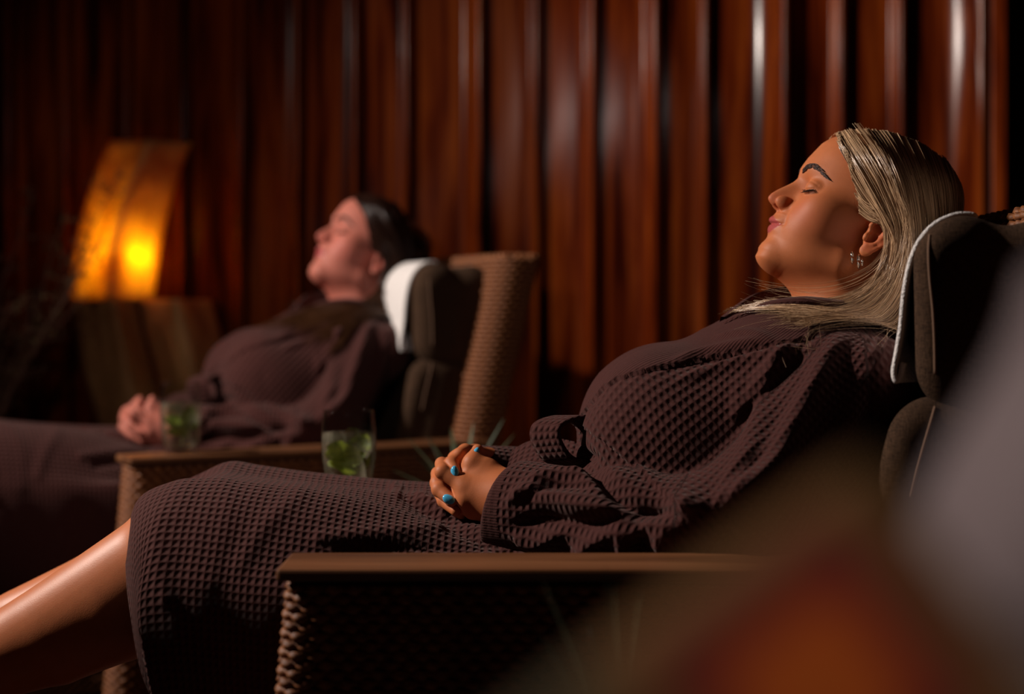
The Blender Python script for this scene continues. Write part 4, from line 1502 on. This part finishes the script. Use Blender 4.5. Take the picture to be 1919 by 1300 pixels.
def scalp_cap(material, parent, volume=False):
    """close layer of hair on the skull, from the hair line backwards"""
    def f(Q):
        d = np.minimum(s_ell(Q, (.026, .050, 0), (.0925, .0675, .0715)), s_ell(Q, (-.004, .042, 0), (.0705, .0685, .0730)))
        if volume: d = smin(d, s_ell(Q, (-.066, .060, 0), (.050, .058, .062)), .04)
        a = np.abs(Q[:, 2])
        # hair line: over the forehead, down before the ear, round the nape
        line = np.interp(Q[:, 1], [-.06, -.02, .000, .02, .045, .070, .088, .10, .13], [-.05, -.035, .018, .034, .046, .060, .078, .092, .10]) - .010 * np.clip(a / .07, 0, 1) * (Q[:, 1] < .03)
        return smax(d, (Q[:, 0] - line) * .8, .006)
    V, F = sdf_mesh(f, (-.10, -.05, -.09), (.12, .14, .09), .0042, 1.6)
    return put('hair_base', mesh_from('hair_base', from_head(V), F), material, parent)


# ------------------------------------------------------------------ small things
def thin_glass(name, tint=(0.96, 0.98, 0.97), spec=1.0, ior=1.45):
    m = bpy.data.materials.new(name); m.use_nodes = True
    t = m.node_tree; t.nodes.clear()
    out = t.nodes.new('ShaderNodeOutputMaterial'); mx = t.nodes.new('ShaderNodeMixShader')
    tr = t.nodes.new('ShaderNodeBsdfTransparent'); gl = t.nodes.new('ShaderNodeBsdfGlossy'); fr = t.nodes.new('ShaderNodeFresnel')
    tr.inputs[0].default_value = (*tint, 1); gl.inputs['Roughness'].default_value = 0.03; fr.inputs['IOR'].default_value = 1 + (ior - 1) * .35
    mi = t.nodes.new('ShaderNodeMath'); mi.operation = 'MINIMUM'; mi.inputs[1].default_value = 0.5; t.links.new(fr.outputs[0], mi.inputs[0]); t.links.new(mi.outputs[0], mx.inputs[0]); t.links.new(tr.outputs[0], mx.inputs[1]); t.links.new(gl.outputs[0], mx.inputs[2])
    t.links.new(mx.outputs[0], out.inputs[0])
    return m


M['glass'] = thin_glass('clear_glass')
M['water'] = thin_glass('lime_water', (0.93, 0.93, 0.86), 1, 1.33)
M['ice'] = thin_glass('ice', (0.86, 0.88, 0.86), 1, 1.7)
_w = M['water'].node_tree; _mo = [n for n in _w.nodes if n.type == 'MIX_SHADER'][0]; _m2 = _w.nodes.new('ShaderNodeMixShader'); _df = _w.nodes.new('ShaderNodeBsdfTranslucent'); _df.inputs[0].default_value = (.75, .64, .52, 1)
_m2.inputs[0].default_value = .17; _w.links.new(_mo.outputs[0], _m2.inputs[1]); _w.links.new(_df.outputs[0], _m2.inputs[2])
_w.links.new(_m2.outputs[0], [n for n in _w.nodes if n.type == 'OUTPUT_MATERIAL'][0].inputs[0])
M['mint'] = mat('mint_leaf', (0.11, 0.235, 0.025), 0.45)
_t = NT(M['mint']); _t.b.inputs['Subsurface Weight'].default_value = .0
_t.l(_t.ramp(_t.noise(_t.coord('Object'), 120, 3), [(.3, (.07, .11, .008)), (.7, (.24, .28, .025))]), _t.b.inputs['Base Color'])
M['lime'] = mat('lime_peel', (0.42, 0.50, 0.25), 0.5)


def lathe(prof, n=48):
    prof = np.asarray(prof, float)
    an = np.linspace(0, 2 * np.pi, n, endpoint=False)
    V = np.stack([np.stack([r * np.cos(an), r * np.sin(an), np.full(n, z)], -1) for r, z in prof]).reshape(-1, 3)
    return V, grid_faces(len(prof), n, True)


def leaf_mesh(L, Wd, curl=.3, fold=.25, nu=12, nv=7, serr=0.0):
    V = []
    for i in range(nu):
        u = i / (nu - 1)
        w = Wd * (math.sin(math.pi * min(1, u ** .8)) ** .75 + .02) * (1 + serr * (i % 2))
        for j in range(nv):
            v = j / (nv - 1) * 2 - 1
            V.append((L * u, w * v * .5, abs(v) * w * fold + .10 * w * math.sin(u * 9 + v) - curl * L * u * u * .6))
    me = mesh_from('leaf', V, grid_faces(nu, nv))
    return me


def build_drink(loc, height, rad, seed):
    g = np.random.default_rng(seed)
    root = empty('drink_glass', loc)
    x, y, z = loc
    z += .0005
    k = height
    prof = [(.0, 0.0), (rad * .72, 0.0), (rad * .80, .002), (rad * .88, k * .12), (rad * .97, k * .35), (rad * 1.0, k * .55), (rad * .98, k * .75), (rad * .92, k * .95), (rad * .905, k),
            (rad * .875, k), (rad * .885, k * .95), (rad * .945, k * .75), (rad * .965, k * .55), (rad * .93, k * .35), (rad * .84, k * .13), (rad * .70, k * .085), (.0, k * .08)]
    V, F = lathe(prof, 56)
    o = put('tumbler', mesh_from('tumbler', V + np.array([x, y, z]), F), M['glass'], root)
    lv = k * .70
    prof = [(.0, k * .082), (rad * .69, k * .087), (rad * .83, k * .13), (rad * .92, k * .35), (rad * .955, k * .55), (rad * .94, lv), (.0, lv)]
    V, F = lathe(prof, 56)
    put('drink', mesh_from('drink', V + np.array([x, y, z]), F), M['water'], root)
    base = np.array([x, y, z])
    specs = [(-.45, .40, 20, -15, .056), (-.10, .46, 165, 25, .058), (.50, .50, 65, 55, .056), (-.20, .28, 200, 20, .048), (.55, .36, -50, 62, .044)]
    for fx, fz, az, el, L in specs:
        me = leaf_mesh(L, L * .62, .25, .22, 12, 7, .06)
        R = Matrix.Rotation(math.radians(az), 3, 'Z') @ Matrix.Rotation(-math.radians(el), 3, 'Y') @ Matrix.Rotation(g.uniform(-1.2, 1.2), 3, 'X')
        co = np.zeros(len(me.vertices) * 3, np.float32); me.vertices.foreach_get('co', co); co = co.reshape(-1, 3)
        co -= np.array([L * .5, 0, 0])
        co = co @ np.array(R).T * (rad / .0375)
        co += base + np.array([fx * rad * .8, g.uniform(-.5, .0) * rad, fz * k])
        rr = np.hypot(co[:, 0] - x, co[:, 1] - y); lim = rad * .86
        s = np.minimum(1, lim / np.maximum(rr, 1e-6))
        co[:, 0] = x + (co[:, 0] - x) * s; co[:, 1] = y + (co[:, 1] - y) * s; co[:, 2] = np.clip(co[:, 2], z + k * .12, z + lv + .004)
        me.vertices.foreach_set('co', co.ravel()); me.update()
        put('mint_leaf', me, M['mint'], root)
    P = catmull(np.array([(0.1 * rad, -.3 * rad, .12 * k), (0.12 * rad, -.3 * rad, .3 * k), (.05 * rad, -.2 * rad, .52 * k)]), 10) + base
    put('mint_stem', mesh_from('mint_stem', *tube(P, .0018, 6)), M['lime'], root)
    for i in range(5):
        c = base + np.array([g.uniform(-.45, .45) * rad, g.uniform(-.45, .45) * rad, k * (.50 + .04 * i)])
        bm = bmesh.new(); bmesh.ops.create_cube(bm, size=.019 * rad / .0375)
        bmesh.ops.bevel(bm, geom=bm.edges[:], offset=.003, segments=2, affect='EDGES')
        bmesh.ops.rotate(bm, verts=bm.verts, matrix=Matrix.Rotation(g.uniform(0, 3), 3, Vector(g.normal(0, 1, 3)).normalized()))
        bmesh.ops.translate(bm, verts=bm.verts, vec=Vector(c))
        me = bpy.data.meshes.new('ice_cube'); bm.to_mesh(me); bm.free()
        put('ice_cube', me, M['ice'], root)
    return root


M['agave'] = mat('agave_leaf', (0.055, 0.105, 0.075), 0.42)
_t = NT(M['agave']); _t.l(_t.ramp(_t.noise(_t.mapping(_t.coord('Object'), (1, 1, 1)), 14, 3), [(.35, (.040, .055, .032)), (.7, (.14, .15, .075))]), _t.b.inputs['Base Color'])
M['pot'] = mat('dark_planter', (0.03, 0.018, 0.014), 0.6)
M['soil'] = mat('soil', (0.02, 0.012, 0.008), 0.95)


def build_agave(loc, pot_h, tips, name='potted_agave', wid=.020):
    root = empty(name, (loc[0], loc[1], 0))
    x, y = loc
    prof = [(0, 0), (.075, 0), (.085, .01), (.105, pot_h - .01), (.110, pot_h), (.100, pot_h), (.095, pot_h - .02), (0, pot_h - .02)]
    V, F = lathe(prof, 40)
    put('planter', mesh_from('planter', V + np.array([x, y, 0]), F), M['pot'], root)
    prof = [(0, pot_h - .012), (.094, pot_h - .018)]
    V, F = lathe(prof, 30)
    put('soil', mesh_from('soil', V + np.array([x, y, 0]), F), M['soil'], root)
    b = np.array([x, y, pot_h - .02])
    for tx, ty, tz, wd in tips:
        t = np.array([tx, ty, tz])
        L = np.linalg.norm(t - b)
        mid = (b + t) / 2 + np.array([0, 0, .12 * L]); out = (t - b) * np.array([1, 1, 0]); out = out / (np.linalg.norm(out) + 1e-6)
        P = catmull(np.array([b + out * .012, (b * .65 + t * .35) + np.array([0, 0, .05 * L]), mid, t]), 18)
        T = np.gradient(P, axis=0); T /= np.linalg.norm(T, axis=1)[:, None]
        side = np.cross(T, [0, 0, 1.0]); side /= np.linalg.norm(side, axis=1)[:, None] + 1e-9
        up = np.cross(side, T)
        u = np.linspace(0, 1, 18)
        w = wd * wid / .02 * np.clip(np.minimum(.6 + u * 1.6, 1.25 * (1 - u) ** .8 + .01), .01, 1)
        ring = []
        for a, h in ((-1, .30), (-.5, .08), (0, 0), (.5, .08), (1, .30), (.5, -.18), (0, -.30), (-.5, -.18)):
            ring.append(P + side * (w * a)[:, None] + up * (w * h)[:, None])
        V = np.stack(ring, 1).reshape(-1, 3)
        F = [tuple(f) for f in grid_faces(18, 8, True)]
        put('leaf', mesh_from('leaf', V, F), M['agave'], root)
    return root


# ------------------------------------------------------------------ folded lantern
M['shade'] = mat('parchment_veneer', (0.40, 0.205, 0.075), 0.6)
_t = NT(M['shade'])
_n = _t.noise(_t.mapping(_t.coord('Object'), (1, 1, .5)), 9, 5, .65, .5)
_t.l(_t.ramp(_n, [(.32, (.42, .18, .055)), (.68, (.86, .52, .22))]), _t.b.inputs['Base Color'])
_tr = _t.n('BsdfTranslucent'); _mx = _t.n('MixShader'); _mx.inputs[0].default_value = .34
_t.l(_t.ramp(_n, [(.32, (.62, .30, .03)), (.68, (1.0, .74, .09))]), _tr.inputs[0])
_o = [n for n in _t.t.nodes if n.type == 'OUTPUT_MATERIAL'][0]
_t.l(_t.b.outputs[0], _mx.inputs[1]); _t.l(_tr.outputs[0], _mx.inputs[2]); _t.l(_mx.outputs[0], _o.inputs[0])
M['metal_dark'] = mat('dark_metal', (0.03, 0.022, 0.018), 0.4, Metallic=0.8)


def strip(e0, e1, th=.004, n=22, bow=0.0):
    A = catmull(np.array(e0), n); B = catmull(np.array(e1), n)
    m = 7
    t = np.linspace(0, 1, m)[None, :, None]
    G = A[:, None] * (1 - t) + B[:, None] * t
    G[..., 1] -= bow * np.sin(np.pi * t[..., 0])
    V = G.reshape(-1, 3); F = grid_faces(n, m)
    return V, F


def build_lantern():
    D0, D1 = 3.90, 3.77
    root = empty('floor_lantern', tuple(W(250, 560, 3.92) * np.array([1, 1, 0])))
    up = [[(205, 264, D0), (166, 365, D0), (141, 465, D0), (131, 562, D0)], [(284, 262, D1), (238, 365, D1), (212, 465, D1), (205, 562, D1)], [(358, 268, D0), (326, 355, D0), (303, 455, D0), (288, 562, D0)]]
    lo = [[(131, 560, D0), (150, 680, D0), (183, 800, D0), (215, 900, D0)], [(214, 560, D1), (236, 680, D1), (262, 800, D1), (285, 900, D1)], [(255, 560, D0 - .01), (284, 680, D0 - .01), (318, 800, D0 - .01), (340, 900, D0 - .01)],
          [(330, 560, D1), (352, 660, D1), (372, 760, D1), (388, 900, D1)], [(396, 562, D0), (416, 640, D0), (424, 740, D0), (430, 900, D0)]]
    back = 4.015
    for es in (up, lo):
        E = [[W(*p) for p in e] for e in es]
        bl = [p * 0 + W(*(q[0] + 10, q[1], back)) for p, q in zip(E[0], es[0])]
        br = [p * 0 + W(*(q[0] - 10, q[1], back)) for p, q in zip(E[-1], es[-1])]
        ring = E + [br, bl, E[0]]
        for a, b in zip(ring[:-1], ring[1:]):
            V, F = strip(a, b)
            o = put('shade_panel', mesh_from('shade_panel', V, F), M['shade'], root)
            s = o.modifiers.new('thick', 'SOLIDIFY'); s.thickness = .003; s.offset = 0
    for py, es in ((266, up), (561, up), (899, lo)):  # added unseen plates that keep the glow from leaking up and down
        i = 0 if py == 266 else -1
        rim = [W(*e[i]) for e in es]
        pts = rim + [W(es[-1][i][0] - 10, py, back), W(es[0][i][0] + 10, py, back)]
        cx = np.mean(pts, 0)
        V = [cx + (p - cx) * .985 + np.array([0, 0, s]) for s in (-.002, .002) for p in pts]
        n = len(pts)
        F = [tuple(range(n))[::-1], tuple(range(n, 2 * n))] + [(i_, (i_ + 1) % n, n + (i_ + 1) % n, n + i_) for i_ in range(n)]
        put('glow_baffle', mesh_from('glow_baffle', V, F, False), M['metal_dark'], root)
    c = W(252, 470, 3.93)
    base = W(290, 900, 3.93)
    V, F = tube(np.array([[base[0], base[1], .02], [base[0], base[1], base[2]], [c[0] - .02, c[1], .80], [c[0], c[1], c[2] - .05]]), .008, 10)
    put('stem', mesh_from('stem', V, F), M['metal_dark'], root)
    V, F = lathe([(0, 0), (.13, 0), (.13, .012), (.02, .022), (0, .022)], 40)
    put('base', mesh_from('base', V + np.array([base[0], base[1], 0.001]), F), M['metal_dark'], root)
    V, F = lathe([(0, -.05), (.012, -.05), (.014, -.03), (.022, -.01), (.024, .004), (.018, .018), (0, .026)], 24)
    bm_ = mat('glowing_bulb', (1, .8, .4), .4)
    b = bm_.node_tree.nodes['Principled BSDF']; b.inputs['Emission Color'].default_value = (1, .62, .16, 1); b.inputs['Emission Strength'].default_value = 12
    put('bulb', mesh_from('bulb', V + c, F), bm_, root)
    L = lamp('lantern_light', 'POINT', tuple(c + np.array([.0, -.068, -.01])), (0, 0, 0), 4.2, (1.0, .74, .20), .02)
    L.parent = root; L.matrix_parent_inverse = world_of(root).inverted()
    return root


M['twig'] = mat('dry_twig', (0.16, 0.08, 0.05), 0.8)
M['dry_leaf'] = mat('dry_leaf', (0.18, 0.12, 0.05), 0.8)


def build_branches():
    g = np.random.default_rng(5)
    bx, by = W(-60, 900, 3.45)[:2]
    root = empty('dried_branch_arrangement', (bx, by, 0))
    V, F = lathe([(0, 0), (.07, 0), (.11, .10), (.12, .24), (.07, .40), (.045, .46), (.055, .50), (.045, .495), (.035, .46), (0, .40)], 36)
    put('vase', mesh_from('vase', V + np.array([bx, by, 0]), F), M['pot'], root)
    for i in range(16):
        mb = MB()
        tip = W(g.uniform(-90, 235), g.uniform(225, 600), 3.40 + g.uniform(-.16, .16))
        b = np.array([bx + g.uniform(-.02, .02), by + g.uniform(-.02, .02), .44])
        m_ = b * .5 + tip * .5 + np.array([g.uniform(-.03, .03), g.uniform(-.04, .04), .03])
        P = catmull(np.array([b, m_, tip]), 20)
        P[4:] += np.cumsum(g.normal(0, .003, (16, 3)), 0)
        V, F = tube(P, np.linspace(.0035, .0012, 20), 5); mb.add(V, F)
        lf = MB()
        for k in range(22):
            j = g.integers(5, 19)
            d = g.normal(0, 1, 3); d[2] = abs(d[2]); d /= np.linalg.norm(d)
            L = g.uniform(.03, .09)
            Q = np.array([P[j], P[j] + d * L * .5 + g.normal(0, .006, 3), P[j] + d * L])
            V, F = tube(Q, [.0014, .001, .0006], 4); mb.add(V, F)
            for e in range(3):
                c = P[j] + d * L * g.uniform(.4, 1.05)
                a = g.normal(0, 1, 3); a /= np.linalg.norm(a); s = np.cross(a, g.normal(0, 1, 3)); s /= np.linalg.norm(s)
                l = g.uniform(.010, .022)
                nn = np.cross(a, s) * .0006
                lf.add([c, c + a * l * .5 + s * l * .25 + nn, c + a * l, c + a * l * .5 - s * l * .25 + nn, c + a * l * .5 - nn], [(0, 1, 2, 4), (0, 4, 2, 3), (0, 3, 2, 1)])
        bo = put('branch', mb.mesh('branch'), M['twig'], root)
        put('dry_leaves', lf.mesh('dry_leaves', False), M['dry_leaf'], bo)
    return root


# ------------------------------------------------------------------ foreground seat, close to the lens
M['grey'] = mat('grey_upholstery', (0.30, 0.24, 0.255), 0.95)
_t = NT(M['grey']); _t.l(_t.bump(_t.noise(_t.coord('Object'), 700, 2), .0008, 1), _t.b.inputs['Normal'])


def build_foreground():
    m = mat('banded_fabric', (.3, .1, .02), .9); t = NT(m)
    D = .30
    c = W(1560, 1275, D)
    co = t.coord('Object')
    mp = t.n('Mapping'); t.l(co, mp.inputs[0]); mp.inputs['Location'].default_value = tuple(-(c + np.array([-.007, 0, .003])))
    sp = t.n('SeparateXYZ'); t.l(mp.outputs[0], sp.inputs[0])
    # bands that run round the middle of the cushion, squarish
    r1 = t.math('ABSOLUTE', t.math('MULTIPLY_ADD', sp.outputs[0], .60, t.math('MULTIPLY', sp.outputs[2], -.80)))
    r2 = t.math('ABSOLUTE', t.math('MULTIPLY_ADD', sp.outputs[0], .80, t.math('MULTIPLY', sp.outputs[2], .60)))
    r = t.math('SMOOTH_MAX', r1, t.math('MULTIPLY', r2, .92), .010)
    col = t.ramp(t.math('MULTIPLY', r, 13.5), [(.0, (.55, .115, .006)), (.17, (.50, .085, .005)), (.21, (.22, .022, .010)), (.30, (.10, .010, .012)), (.34, (.20, .085, .018)), (.45, (.10, .055, .018)), (.52, (.05, .045, .015)), (.62, (.06, .035, .010))])
    t.l(col, t.b.inputs['Base Color'])
    ch = empty('grey_daybed', (.16, .36, 0))
    V, F = sdf_mesh(lambda P: s_box(P, (.13, .40, .345), (.26, .12, .345), .03), (-.18, .24, -.03), (.45, .56, .72), .012)
    V[:, 2] = np.maximum(V[:, 2], 0.0)
    put('base', mesh_from('base', V, F), M['grey'], ch)
    pts = [(2150, 480), (2100, 640), (2030, 780), (1955, 900), (1880, 1050), (1845, 1200), (1830, 1330), (1830, 1560)]
    P = np.array([W(x, y, .30) for x, y in pts])
    n = 40
    P = catmull(P, n)
    G = []
    for i in range(n):
        for dx, dy in ((.24, .00), (.12, -.012), (.03, -.012), (.006, -.004), (.0, .012), (.0, .05), (.006, .085), (.03, .10), (.12, .10), (.24, .09)):
            G.append(P[i] + np.array([dx, dy, 0]))
    F = [tuple(f) for f in grid_faces(n, 10, True)] + [tuple(range(10))[::-1], tuple((n - 1) * 10 + j for j in range(10))]
    put('bolster', mesh_from('bolster', G, F), M['grey'], ch)
    # the cushion leans on the bolster
    cc = c + np.array([.80, 0, .60]) * (.033 - .068) + np.array([.60, 0, -.80]) * (.072 - .033)
    cu = W(1330, 1330, D) + np.array([.03, .0, -.020])
    R = np.array([[.80, 0, .60], [0, 1, 0], [-.60, 0, .80]])   # its corner points up and right

    def f(P):
        q = (P - cc.astype(np.float32)) @ np.array([[.80, 0, .60], [0, 1, 0], [.60, 0, -.80]], np.float32).T
        q = q.copy()
        hx, hz = .068, .072
        thick = .026 * np.sqrt(np.clip(1 - (np.abs(q[:, 0]) / (hx + .006)) ** 2.4, 0.02, 1)) * np.sqrt(np.clip(1 - (np.abs(q[:, 2]) / (hz + .006)) ** 2.4, 0.02, 1))
        d = np.maximum(np.maximum(np.abs(q[:, 0]) - hx, np.abs(q[:, 2]) - hz), np.abs(q[:, 1]) - thick)
        return d * .7
    V, F = sdf_mesh(f, cc + np.array([-.12, -.04, -.12]), cc + np.array([.12, .04, .12]), .0022, 2.0)
    o = put('banded_cushion', mesh_from('banded_cushion', V, F), m)
    return ch, o


def s_box(P, c, h, r):
    q = np.abs(P - np.asarray(c, np.float32)) - np.asarray(h, np.float32) + r
    return np.sqrt((np.maximum(q, 0) ** 2).sum(1)) + np.minimum(q.max(1), 0) - r


# ================================================================== the scene
ROOT0 = np.array([0.2, 1.75, 0.0])
ANG = math.radians(30)
ROOT2 = np.array([-.475, 2.985, 0.0])

# first lounger, person and towel
lounger, plump = build_lounger()
tag(lounger, 'wicker lounger with brown linen cushions under the blonde woman', 'lounger', 'wicker loungers')
towel = build_towel()
tag(towel, 'white towel over the headrest behind the blonde woman, seen edge on', 'towel', 'headrest towels')

woman = empty('person', (0.2, 1.75, .40))
tag(woman, 'reclining blonde woman in brown waffle bathrobe, eyes closed, blue nails, hands clasped', 'person', 'people resting on loungers')
body = build_body('body', woman, M['skin'])
add_face_details(woman)
add_nails(woman, M['nail'])
robe = build_robe(woman)
cap = scalp_cap(M['blonde'], woman)
hair_object('hair', NEAR_GUIDES, 5200, M['blonde'], woman, 3, .0046, .00030)
hair_object('hair', NEAR_GUIDES, 1600, M['blonde'], woman, 4, .0050, .00034, mirror=True)
hair_object('loose_hair', NEAR_GUIDES[:7], 170, M['blonde'], woman, 9, .013, .00016, tip=.35, scatter=1.3)
for px, py, d, r in ((1597, 482, 1.674, .0072), (1609, 490, 1.674, .0080), (1616, 492, 1.674, .0036)):
    c = W(px, py, d); an = np.linspace(0, 2 * np.pi, 28, endpoint=False)
    P = [c + np.array([.35 * r * math.cos(a), .9 * r * math.cos(a), r * math.sin(a)]) for a in an]
    o = put('earring', mesh_from('earring', *tube(np.array(P), .0011, 8, closed=True)), M['silver'], woman)
    o['label'] = 'small silver hoop earring'

# the second lounger and woman: the same kind of chair, turned towards the camera beyond
l2 = copy_tree(lounger); l2.location = ROOT2 + np.array([-.013, -.008, 0]); l2.rotation_euler = (0, 0, ANG); l2.scale = (.94, 1, 1)
tag(l2, 'wicker lounger with brown linen cushions under the dark-haired woman beyond', 'lounger', 'wicker loungers')
T2 = Matrix.Translation(Vector(ROOT2 + np.array([-.013, -.008, 0]))) @ Matrix.Rotation(ANG, 4, 'Z') @ Matrix.Diagonal((.94, 1, 1, 1)) @ Matrix.Translation(Vector(-ROOT0))
for o_ in bpy.data.objects:
    if o_.parent == l2 and o_.name.startswith('head_cushion'): o_.data = plump
t2 = build_towel(.006, -.012); t2.matrix_world = T2
tag(t2, 'white towel over the headrest behind the dark-haired woman, broad side lit', 'towel', 'headrest towels')
w2 = copy_tree(woman, skip=('hair', 'hair_base', 'loose_hair', 'earring', 'fingernail'))
w2.location = (ROOT2[0] - .040, ROOT2[1] - .020, .372); w2.rotation_euler = (0, 0, ANG); w2.scale = (1, 1, 1.09)
tag(w2, 'reclining dark-haired woman in brown bathrobe on the farther lounger, hands clasped', 'person', 'people resting on loungers')
for ch in [x for x in bpy.data.objects if x.parent == w2 and x.name.startswith('body')]:
    ch.data = ch.data.copy(); ch.data.materials.clear(); ch.data.materials.append(M['skin_fair'])
h2 = [scalp_cap(M['brunette'], woman, True),
      hair_object('hair', [g_[:8] for g_ in NEAR_GUIDES[:9]], 1900, M['brunette'], woman, 17, .0065, .00050),
      hair_object('hair', [g_[:9] + [tuple(.5 * (np.array(g_[8]) + e_) + np.array([0, -14, -.004])), e_] for g_, e_ in zip(NEAR_GUIDES[3:9], LONG_ENDS[3:9])], 1300, M['brunette'], woman, 13, .0075, .00050),
      hair_object('hair', NEAR_GUIDES, 1000, M['brunette'], woman, 14, .0075, .00050, mirror=True)]
for o in h2:
    inv = o.matrix_parent_inverse.copy(); o.parent = w2; o.matrix_parent_inverse = inv

# drinks
d1 = build_drink((-.236, 2.055, .590), .112, .0400, 2)
tag(d1, 'tumbler of iced water with mint leaves, behind the blonde woman\'s lap', 'glass', 'mint drinks')
d2 = build_drink((-.598, 2.570, .590), .128, .0375, 6)
tag(d2, 'blurred tumbler with mint on the far lounger\'s armrest beside clasped hands', 'glass', 'mint drinks')

lan = build_lantern()
tag(lan, 'tall folded parchment lantern glowing yellow against the wooden wall', 'lamp')
br = build_branches()
tag(br, 'dark dried branches in a vase at the far left', 'plant')

# two pots of agave
def tp(px, py, d): return tuple(W(px, py, d))
a1 = build_agave((-.085, 2.42), .50, [(*tp(762, 818, 2.40), .016), (*tp(775, 850, 2.36), .015), (*tp(800, 815, 2.50), .014), (*tp(888, 790, 2.44), .014), (*tp(945, 783, 2.46), .014), (*tp(965, 812, 2.44), .015),
                                     (*tp(845, 800, 2.54), .013), (*tp(735, 880, 2.42), .016), (*tp(985, 850, 2.38), .015), (*tp(915, 830, 2.30), .013)])
tag(a1, 'spiky agave plant between the two loungers, behind the clasped hands', 'plant', 'potted agaves')
a2 = build_agave((.085, 1.10), .46, [(*tp(1012, 1075, 1.12), .013), (*tp(1135, 1062, 1.14), .009), (*tp(1150, 1090, 1.10), .010), (*tp(1200, 1100, 1.08), .010), (*tp(1040, 1250, 1.02), .011), (*tp(1010, 1180, 1.15), .010),
                                     (*tp(1290, 1180, 1.10), .012), (*tp(1100, 1150, 1.18), .010)])
tag(a2, 'dark blurred agave in front of the near armrest board', 'plant', 'potted agaves')

ch, cu = build_foreground()
tag(ch, 'grey upholstered daybed end, very blurred at the right edge', 'daybed')
tag(cu, 'very blurred cushion with orange, red and olive bands in the near corner', 'cushion')
